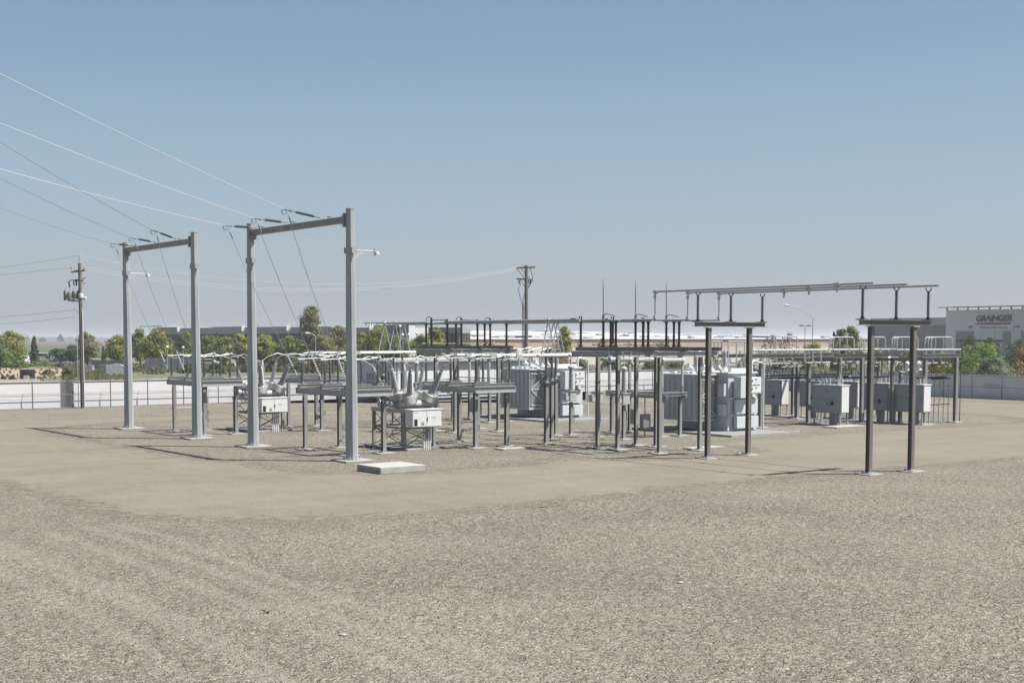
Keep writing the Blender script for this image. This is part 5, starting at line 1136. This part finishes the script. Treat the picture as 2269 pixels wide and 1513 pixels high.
# far blue tree line and homestead trees
rs = random.Random(3); m = MB()
for i in range(900):
    px = rs.uniform(-40, 760); d = rs.uniform(3900, 3980); x, y = PD(px, d); h = rs.uniform(3, 9) * (1.0 if (80 < px < 160 or rs.random() < 0.2) else 0.6); w_ = rs.uniform(6, 16)
    m.lathe((x, y, 0), (x, y, h), [(0, w_ * 0.8), (h * 0.5, w_), (h * 0.85, w_ * 0.6), (h, w_ * 0.1)], 6)
o = m.build('distant_treeline', LEAFM['dark']); o['kind'] = 'stuff'; o['label'] = 'hazy distant line of trees on the horizon at left'; o['category'] = 'tree line'
tree('broadleaf_tree', 136, 1900, 741, 0, 22, 'dark', 'cone', 'pale hazy tree far off above the green field', 500, True, TG_, leaf=1.6)
tree('broadleaf_tree', 95, 1900, 749, 0, 20, 'dark', 'round', 'pale hazy clump far off left of the hazy pointed tree', 350, True, TG_, leaf=1.6)
# ================================================================ buildings
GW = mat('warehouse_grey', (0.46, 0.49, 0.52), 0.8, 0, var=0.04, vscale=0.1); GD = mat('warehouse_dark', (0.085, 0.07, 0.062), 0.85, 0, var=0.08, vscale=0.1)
WP = mat('warehouse_white', (0.85, 0.85, 0.84), 0.7, 0, var=0.03, vscale=0.2)
t = thing('warehouse', 'long dark warehouse with pale parapet behind the left trees', 'warehouse', (174, 340, 0))
prof = [(340, 8.75, 430.5), (400, 9.15, 410.3), (470, 8.95, 386.3), (543, 8.95, 363.6), (643, 9.0, 335.4), (735, 8.62, 312.1), (827, 8.5, 291.1), (905, 8.45, 274.8)]
m = MB(); m2 = MB()
for i in range(len(prof) - 1):
    ya = prof[i][2] - 340; yb = prof[i + 1][2] - 340; ztop = 9.35 - 0.0 * i if i < 1 else (9.0, 9.25, 9.05, 8.9, 8.55, 8.5)[min(i - 1, 5)]
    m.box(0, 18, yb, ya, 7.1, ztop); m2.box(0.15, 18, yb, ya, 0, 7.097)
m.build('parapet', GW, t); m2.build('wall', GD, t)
m = MB()
for p in (400, 543, 643, 827):
    y = onX(p, 174)[1] - 340; m.box(-0.5, -0.003, y - 0.15, y + 0.5, 7.0, 9.4); m.box(-1.1, -0.503, y - 0.1, y + 0.25, 7.9, 9.5)
m.build('pilaster', WP, t)
m = MB()
for p in (398, 790): y = onX(p, 174)[1] - 340; m.box(0.1, 0.147, y, y + 6, 0, 4.2)
m.build('door', mat('door_taupe', (0.16, 0.14, 0.13), 0.8), t)
# entrance canopy frame on its roof at left
m = MB(); ya = onX(322, 174)[1] - 340; yb = onX(373, 174)[1] - 340
m.box(-2, 3, yb, ya, 9.72, 9.86)
for k in range(6): yy = yb + (ya - yb) * k / 5; m.box(-1.8, -1.6, yy - 0.1, yy + 0.1, 9.36, 9.717)
m.build('canopy', WP, t)
t = thing('office_block', 'grey office block with sunlit white end and open roof frame left of the centre', 'office building', (170, 280, 0))
ya = onX(828, 170)[1] - 280; yb = onX(906, 170)[1] - 280; yc_ = onX(942, 170)[1] - 280
m = MB(); xw = onY(948, yb + 280)[0] - 170; m.box(0, xw, yb, ya, 0, 9.0); m.build('wall', mat('office_grey', (0.38, 0.40, 0.43), 0.7, var=0.05, vscale=0.1), t)
m = MB(); xw = onY(948, yb + 280)[0] - 170; m.box(0.1, xw, yb - 0.25, yb - 0.003, 0, 8.3); m.box(-0.2, 1.6, yb - 0.3, yb - 0.253, 0, 8.8); m.build('sunlit_end', WP, t)  # end face turned to the sun, its brightness painted on as white
m = MB(); m.box(-0.05, -0.003, ya - 12, ya - 9.5, 7.2, 8.2); m.build('window', BLACK, t)
m = MB(); m.box(-2.5, 20, yb, ya + 0.8, 9.45, 9.62)
for k in range(7): yy = yb + (ya - yb) * k / 6; m.box(-2.2, -2.0, yy - 0.1, yy + 0.1, 9.0, 9.447)
m.build('canopy', GW, t)
# long pale warehouse across the middle
t = thing('warehouse', 'very long low tan warehouse with white roof across the middle distance', 'warehouse', (0, 0, 0))
YB_ = 350.0; xa = onY(900, YB_)[0]; L = onY(1950, YB_)[0] - xa; t.location = (xa, YB_, 0)
TAN = mat('tan_wall', (0.46, 0.37, 0.28), 0.85, 0, var=0.05, vscale=0.05); CRM = mat('cream_wall', (0.62, 0.55, 0.45), 0.85, 0, var=0.05, vscale=0.05)
m = MB(); m.box(0, L, 0, 200, 2.6, 5.3); m.build('wall', TAN, t); m = MB(); m.box(0, L, -0.2, 200, 0, 2.597); m.build('lower_wall', CRM, t)
m = MB(); m.box(0, L, -0.35, -0.003, 5.2, 5.5); m.build('eaves', mat('eaves_brown', (0.12, 0.09, 0.07), 0.7), t)
m = MB(); N_ = 60
vs = []; rsn = random.Random(6); RW = (0, 60, 120, 200)
def rz(i, y): return 5.52 + 0.018 * y + (0.35 * math.sin(i * 0.9 + y) if y > 50 else 0)
for i in range(N_ + 1):
    for y in RW: vs.append((L * i / N_, y - 0.4 if y == 0 else y, rz(i, y)))
m._add(vs, [(4 * i + j, 4 * i + 4 + j, 4 * i + 5 + j, 4 * i + 1 + j) for i in range(N_) for j in range(3)])
m.build('roof', mat('white_membrane_roof', (0.62, 0.60, 0.585), 0.7, 0, var=0.05, vscale=0.08), t)
for i in range(60):
    x = rsn.uniform(2, L - 8); y = rsn.choice((25, 55, 90, 130, 180)); z = 5.3 + y * 0.018; wq = rsn.uniform(4, 14)
    m = MB(); m.box(x, x + wq, y, y + 6, z, z + rsn.uniform(0.5, 1.0)); m.build('skylight', mat('skylight_white', (0.60, 0.59, 0.58), 0.6), t)
for i in range(40):
    x = rsn.uniform(2, L - 6); y = rsn.choice((20, 45, 80, 120)) + rsn.uniform(-3, 3); z = 5.5 + y * 0.018; wq = rsn.uniform(1.5, 4.5)
    m = MB(); m.box(x, x + wq, y, y + 2, z, z + rsn.uniform(0.3, 0.7)); m.build('roof_vent', mat('roof_vent', (0.36, 0.35, 0.34), 0.7), t)
m = MB()
for i in range(9): x = L * (0.1 + 0.1 * i); m.box(x, x + 0.25, -0.28, -0.203, 0, 5.2)
m.build('downpipe', mat('eaves_brown', (0.12, 0.09, 0.07), 0.7), t)
# sign building at right
XG = 295.6
t = thing('sign_building', 'grey distribution building with large name sign at the right edge', 'distribution building', (XG, 200, 0))
def gy(px): return onX(px, XG)[1] - 200
m = MB(); m.box(0, 60, gy(2500), gy(2095), 0, 12.95); m.build('wall', mat('sign_wall', (0.76, 0.80, 0.82), 0.8, var=0.03, vscale=0.1), t)
m = MB(); xl = 4.0; m.box(xl, 60, gy(2094), gy(1906), 9.3, 11.2); m.build('low_wing_parapet', mat('sign_wall_band', (0.46, 0.48, 0.50), 0.8, var=0.03, vscale=0.1), t)
m = MB(); m.box(xl + 0.1, 60, gy(2094), gy(1906), 0, 9.297); m.build('low_wing_wall', mat('sign_wall_dark', (0.24, 0.245, 0.25), 0.8, var=0.05, vscale=0.1), t)
m = MB(); ya = gy(2090); yb = gy(2420)
m.box(-2.5, 2.0, yb, ya, 13.55, 13.72)
for k in range(14): yy = ya - 1.0 - k * 3.05; m.box(-0.1, 0.15, yy - 0.15, yy + 0.15, 12.953, 13.547)
m.build('roof_canopy', mat('canopy_steel', (0.16, 0.16, 0.16), 0.6), t)
for (p0, p1, z0, z1) in ((2118, 2158, 3.2, 7.6), (2222, 2240, 3.0, 7.6), (2262, 2330, 3, 7.6)):
    m = MB(); m.box(-0.06, -0.003, gy(p1), gy(p0), z0, z1); m.build('window', mat('pale_glass', (0.25, 0.29, 0.27), 0.15, 0.0), t)
m = MB(); m.box(-0.09, -0.063, gy(2222), gy(2120), 4.9, 5.5); m.box(-0.09, -0.063, gy(2215), gy(2176), 1.0, 4.6); m.build('dark_glazing', mat('dark_glass', (0.08, 0.095, 0.095), 0.1), t)
m = MB()
for p in (2205, 2270): m.box(-0.03, -0.003, gy(p) - 0.05, gy(p) + 0.05, 0, 7.8)
m.box(-0.03, -0.003, gy(2330), gy(2112), 7.75, 7.82); m.build('panel_joints', mat('joint_dark', (0.16, 0.17, 0.18), 0.8), t)
for p in (2151, 2255):
    m = MB(); m.box(-0.5, -0.003, gy(p) - 0.4, gy(p) + 0.4, 8.5, 8.85); m.build('wall_lamp', DARK, t)
def gz(px, py): return onX(px, XG, py)[2]
sg = MB(); y0 = gy(2160); y1 = gy(2245.5); sg.box(-0.2, -0.003, y1, y0, gz(2200, 732), gz(2200, 697)); sgo = sg.build('sign', mat('sign_panel', (0.84, 0.87, 0.95), 0.5, var=0.02), t)
def text(s, size, ext, y, z, m_, par, shear=0.0, off=0.0, sx=1.0, x=-0.24, width=None, bold=0.0):
    c = bpy.data.curves.new(s.lower().replace(' ', '_'), 'FONT'); c.body = s; c.size = size; c.extrude = ext; c.shear = shear; c.offset = off; c.align_x = 'CENTER'; c.align_y = 'CENTER'
    tmp = bpy.data.objects.new('tmp', c); COL.objects.link(tmp); bpy.context.view_layer.update()
    me = bpy.data.meshes.new_from_object(tmp.evaluated_get(bpy.context.evaluated_depsgraph_get())); bpy.data.objects.remove(tmp)
    if width:
        xs_ = [v.co.x for v in me.vertices]; f = width / (max(xs_) - min(xs_))
        for v in me.vertices: v.co.x *= f
    if bold:
        import bmesh
        b_ = bmesh.new(); b_.from_mesh(me)
        for dx, dy in ((bold, 0), (0, bold), (bold, bold)):
            t_ = me.copy(); t_.transform(Matrix.Translation((dx, dy, 0.004 + dx * 0.01 + dy * 0.02))); b_.from_mesh(t_)
        b_.to_mesh(me); b_.free()
    me.materials.clear(); me.materials.append(m_)
    o = bpy.data.objects.new('lettering', me); COL.objects.link(o); o.parent = par; o.location = (x, y, z)
    o.rotation_euler = (R(90), 0, R(-90)); return o
yc_ = (y0 + y1) / 2 + 0.1; INK = mat('sign_black', (0.02, 0.02, 0.022), 0.5); RED = mat('sign_red', (0.38, 0.03, 0.08), 0.5)
wS = abs(y1 - y0)
zg = gz(2203, 706.2)
text('GRAINGER', 1.95, 0.03, yc_, zg, INK, sgo, 0.18, 0.06, width=wS * 0.93, bold=0.12)
text('DISTRIBUTION CENTER', 0.72, 0.02, yc_, gz(2203, 726), mat('sign_grey_ink', (0.10, 0.11, 0.14), 0.5), sgo, off=0.01, width=wS * 0.74)
za = gz(2203, 719.8); zb = gz(2203, 714.8)
m = MB(); m.box(-0.26, -0.203, yc_ - wS * 0.45, yc_ + wS * 0.33, za, zb); m.build('red_stripe', RED, sgo)
m = MB(); m.box(-0.26, -0.203, yc_ - wS * 0.45, yc_ + wS * 0.42, zb + 0.1, zb + 0.17)
m.build('thin_stripe', mat('sign_red_thin', (0.20, 0.04, 0.06), 0.5), sgo)
m = MB()
for k in range(4): yy = yc_ + wS * (0.35 + 0.035 * k); m.box(-0.26, -0.203, yy, yy + wS * (0.020 - 0.003 * k), za, zb)
m.build('speed_bars', INK, sgo)
# blue-grey screen walls, low sign block, shelter, lamps and vehicles beyond the left wall
for (p0, p1, d, z0, z1, col, lab) in ((322, 445, 245, 0, 2.3, (0.30, 0.33, 0.37), 'pale blue-grey screen wall behind the large tree'), (200, 290, 250, 0, 1.9, (0.17, 0.2, 0.2), 'dull green screen wall left of the first gantry pole')):
    a = PD(p0, d); b = PD(p1, d); L = math.hypot(b[0] - a[0], b[1] - a[1]); t = thing('screen_wall', lab, 'wall', (a[0], a[1], 0), 'screen walls', math.atan2(b[1] - a[1], b[0] - a[0]))
    m = MB(); m.box(0, L, 0, 0.25, z0, z1); m.build('wall_panel', mat('screen_%d' % p0, col, 0.8, var=0.08, vscale=0.2), t)
    m = MB(); [m.box(k * 3.0, k * 3.0 + 0.3, -0.05, -0.003, 0, z1 + 0.05) for k in range(int(L / 3) + 1)]; m.build('post', mat('screen_post', (0.3, 0.31, 0.32), 0.8), t)
x, y = PD(237, 214); t = thing('entrance_sign_wall', 'white curved entrance wall beyond the fence, left of the first gantry pole', 'sign wall', (x, y, 0), None, R(-36.7 + 0))
m = MB(); m.box(-1.2, 0.0, -0.2, 0.9, 0, 1.75); m.build('stone_pier', mat('pier_stone', (0.30, 0.29, 0.28), 0.85, var=0.2), t)
m = MB(); P_ = [(0.003, 1.72), (1.2, 1.9), (2.2, 1.82), (3.2, 1.35), (4.0, 0.75), (4.0, 0), (0.003, 0)]
m._add([(a, -0.1, b) for a, b in P_] + [(a, 0.3, b) for a, b in P_], [tuple(range(7))[::-1], tuple(range(7, 14))] + [(i, (i + 1) % 7, 7 + (i + 1) % 7, 7 + i) for i in range(7)]); m.build('white_wall', WALLM, t)
x, y = PD(196, 235); m = MB(); m.box(-0.9, 0.9, -0.5, 0.5, 0, 1.15); m.box(-0.95, 0.95, -0.55, 0.55, 1.153, 1.22); o = m.build('utility_cabinet', ALU, None, (x, y, 0)); o.rotation_euler = (0, 0, R(-36.7)); tag(o, 'pale utility cabinet just right of the transformer pole', 'utility cabinet')
x, y = PD(61, 197); t = thing('meter_shelter', 'small block shelter with flat roof and white boxes on the brown bank', 'shelter', (x, y, 0), None, R(-36.7))
m = MB(); m.box(-0.9, 1.0, 0.3, 0.5, 0, 1.35); m.box(-1.0, -0.75, -0.3, 0.3, 0, 1.35); m.build('wall', mat('shelter_block', (0.22, 0.2, 0.185), 0.85, var=0.15), t)
m = MB(); m.box(-1.05, 1.25, -0.5, 0.6, 1.353, 1.45); m.build('roof', CONCL, t)
for q in (-0.35, 0.05, -1.35):
    m = MB(); m.box(q, q + 0.33, -0.6, -0.25, 0, 0.52); m.build('meter_box', WHITE, t)
def car(px, d, rz, colr, label, van=False):
    x, y = PD(px, d); t = thing('parked_van' if van else 'parked_car', label, 'van' if van else 'car', (x, y, 0), 'vehicles on the distant road', rz); L, W, H = (5.4, 2.0, 2.2) if van else (4.5, 1.8, 1.45)
    pr = [(-L / 2, 0.35), (-L / 2, 0.9), (-L * 0.42, 1.0), (-L * 0.34, H), (L * 0.18, H), (L * 0.32, 0.98), (L / 2, 0.85), (L / 2, 0.35)] if not van else [(-L / 2, 0.35), (-L / 2, H * 0.92), (-L * 0.47, H), (L * 0.25, H), (L * 0.38, 1.25), (L / 2, 1.05), (L / 2, 0.35)]
    n = len(pr); m = MB(); m._add([(a, -W / 2, b) for a, b in pr] + [(a, W / 2, b) for a, b in pr], [tuple(range(n)), tuple(range(2 * n - 1, n - 1, -1))] + [((i + 1) % n, i, n + i, n + (i + 1) % n) for i in range(n)])
    m.build('body', mat('car_' + colr[0], colr[1], 0.25, 0, spec=0.6), t, bevel=0.06)
    m = MB()
    for s in (-1, 1): m.box(-L * 0.30, L * 0.2, s * (W / 2 + 0.004) - 0.003, s * (W / 2 + 0.004) + 0.003, H * 0.68, H * 0.92)
    m.build('window', BLACK, t)
    for a in (-L * 0.31, L * 0.31):
        for s in (-1, 1):
            m = MB(); m.tube((a, s * W / 2 * 0.85, 0.33), (a, s * (W / 2 + 0.02), 0.33), 0.33, 14); wq = m.build('wheel', BLACK, t); m = MB(); m.tube((a, s * (W / 2 + 0.02), 0.33), (a, s * (W / 2 + 0.03), 0.33), 0.2, 10); m.build('rim', ALUD, wq)
Wc = ('white', (0.75, 0.75, 0.75))
car(100, 336, R(-36.7), Wc, 'white van parked on the distant road left of the poles', True); car(112, 340, R(-36.7), ('silver', (0.5, 0.5, 0.5)), 'silver car just right of the white van')
car(55, 338, R(-36.7), Wc, 'white car half hidden behind the lamp post with a sign'); car(153, 340, R(-36.7), ('silver', (0.5, 0.5, 0.5)), 'pale car among bushes left of the transformer pole')
car(618, 296, R(-36.7), ('red', (0.25, 0.02, 0.02)), 'red car behind the bushings of the farther breaker')
car(463, 290, R(-36.7), Wc, 'white car seen through the farther disconnect stand')
def lamp(px, d, top, label, kind='arm', sgn=-1, span=55):
    x, y = PD(px, d); s = d / 3000; h = CAMH + (748 - top) * s; t = thing('street_lamp', label, 'street lamp', (x, y, 0), 'street lamps beyond the yard'); m = MB(); m.tube((0, 0, 0), (0, 0, h), 0.09, 8, 0.06); m.build('pole', GALV if kind != 'sign' else mat('lamp_tan', (0.35, 0.32, 0.25), 0.7), t)
    if kind == 'arm':
        w_ = span * s; rise = w_ * 0.55
        m = MB(); m.rings([(0, 0, h)] + [(*rv(sgn * w_ * q), h + rise * (1 - (1 - q) ** 1.9)) for q in (0.2, 0.4, 0.6, 0.8, 1.0)], 0.06, 6); m.build('arm', GALV, t)
        m = MB(); m.lathe((*rv(sgn * w_), h + rise), (*rv(sgn * (w_ + 0.9)), h + rise + 0.06), [(0, 0.06), (0.1, 0.12), (0.5, 0.16), (0.85, 0.08)], 8); m.build('lamp_head', WHITE, t)
    elif kind == 'twin':
        m = MB(); m.rings([(*rv(-0.7), h), (*rv(0.7), h)], 0.05, 6); m.rings([(*rv(-1.0), h + 0.05), (*rv(-0.35), h + 0.05)], 0.13, 6); m.rings([(*rv(0.35), h + 0.05), (*rv(1.0), h + 0.05)], 0.13, 6); m.build('lamp_heads', DARK, t)
    elif kind == 'sign':
        m = MB(); m.rings([(*rv(-0.3), CAMH - 52 * s), (*rv(0.3), CAMH - 52 * s)], 0.5, 4); m.build('sign_box', ALU, t)
    elif kind == 'ball':
        m = MB(); m.lathe((0, 0, h), (0, 0, h + 0.5), [(0, 0.05), (0.08, 0.2), (0.25, 0.26), (0.4, 0.2), (0.5, 0.05)], 10); m.build('lamp_head', WHITE, t)
lamp(1799, 215, 706, 'curved-arm street lamp standing right of the open disconnects', 'arm', -1, 52)
lamp(1782, 240, 722, 'dark twin-head lamp left of the curved-arm street lamp', 'twin')
lamp(62, 215, 757, 'tan lamp post with a pale box sign at left', 'sign')
lamp(700, 225, 745, 'street lamp in front of the tall poplar', 'arm', -1, 12)
lamp(159, 600, 748, 'tiny distant twin-head lamp beside the transformer pole', 'twin')
lamp(372, 240, 772, 'small globe lamp before the dark warehouse, left one', 'ball'); lamp(407, 240, 773, 'small globe lamp before the dark warehouse, right one', 'ball')
lamp(1208, 230, 735, 'globe lamp behind the inverted V rods', 'ball')
for i, (px, d, top) in enumerate(((887, 232, 726), (893, 238, 745), (906, 230, 745), (924, 236, 742))): lamp(px, d, top, 'globe lamp before the office block, %s from the left' % ('first', 'second', 'third', 'fourth')[i], 'ball')
x, y = PG(592, 1356); t = thing('weed', 'tiny dry weed on the bare dusty patch in the foreground gravel', 'weed', (x, y, -0.02)); rs = random.Random(2); m = MB()
for i in range(26):
    a = rs.uniform(0, 6.28); l_ = rs.uniform(0.05, 0.13); m.rings([(0, 0, 0), (l_ * 0.5 * math.cos(a), l_ * 0.5 * math.sin(a), l_ * 0.5), (l_ * math.cos(a), l_ * math.sin(a), l_ * 0.6)], [0.006, 0.006, 0.002], 3)
m.build('stems', LEAFM['olive'], t)
for px, py, r, lab in ((1637, 1006, 0.16, 'dark lump lying beside the far steel frame leg'), (211, 900, 0.22, 'dark rubble at the foot of the pale wall beside the wooden pole'), (1508, 1290, 0.09, 'pale palm-sized rock on the foreground gravel'), (760, 1405, 0.08, 'flat pale rock in the lower centre-left gravel')):
    x, y = PG(px, py); m = MB(); rs = random.Random(px)
    m.lathe((0, 0, -0.05), (0.02, 0, r * 0.9), [(0, r * 0.8), (0.05, r), (r * 0.5, r * 0.9), (r * 0.9, r * 0.3)], 7); m.v = [(a * rs.uniform(0.8, 1.2), b * rs.uniform(0.8, 1.2), c * rs.uniform(0.85, 1.1)) for a, b, c in m.v]
    o = m.build('rock', BEAMW if 'dark' in lab else CONCL, None, (x, y, 0)); tag(o, lab, 'rock')
# ================================================================ air
H_ = MB(); H_.box(-420, 7420, -420, 7420, -1.15, 19.0)
hm = bpy.data.materials.new('haze'); hm.use_nodes = True; hn = hm.node_tree.nodes; hn.clear()
ho = hn.new('ShaderNodeOutputMaterial'); hv = hn.new('ShaderNodeVolumePrincipled'); hv.inputs['Color'].default_value = (0.89, 0.93, 0.98, 1); hv.inputs['Density'].default_value = 0.00026; hv.inputs['Anisotropy'].default_value = 0.3
hm.node_tree.links.new(hv.outputs[0], ho.inputs['Volume'])
hz = H_.build('haze', hm); hz['kind'] = 'stuff'; hz['label'] = 'thin valley haze'
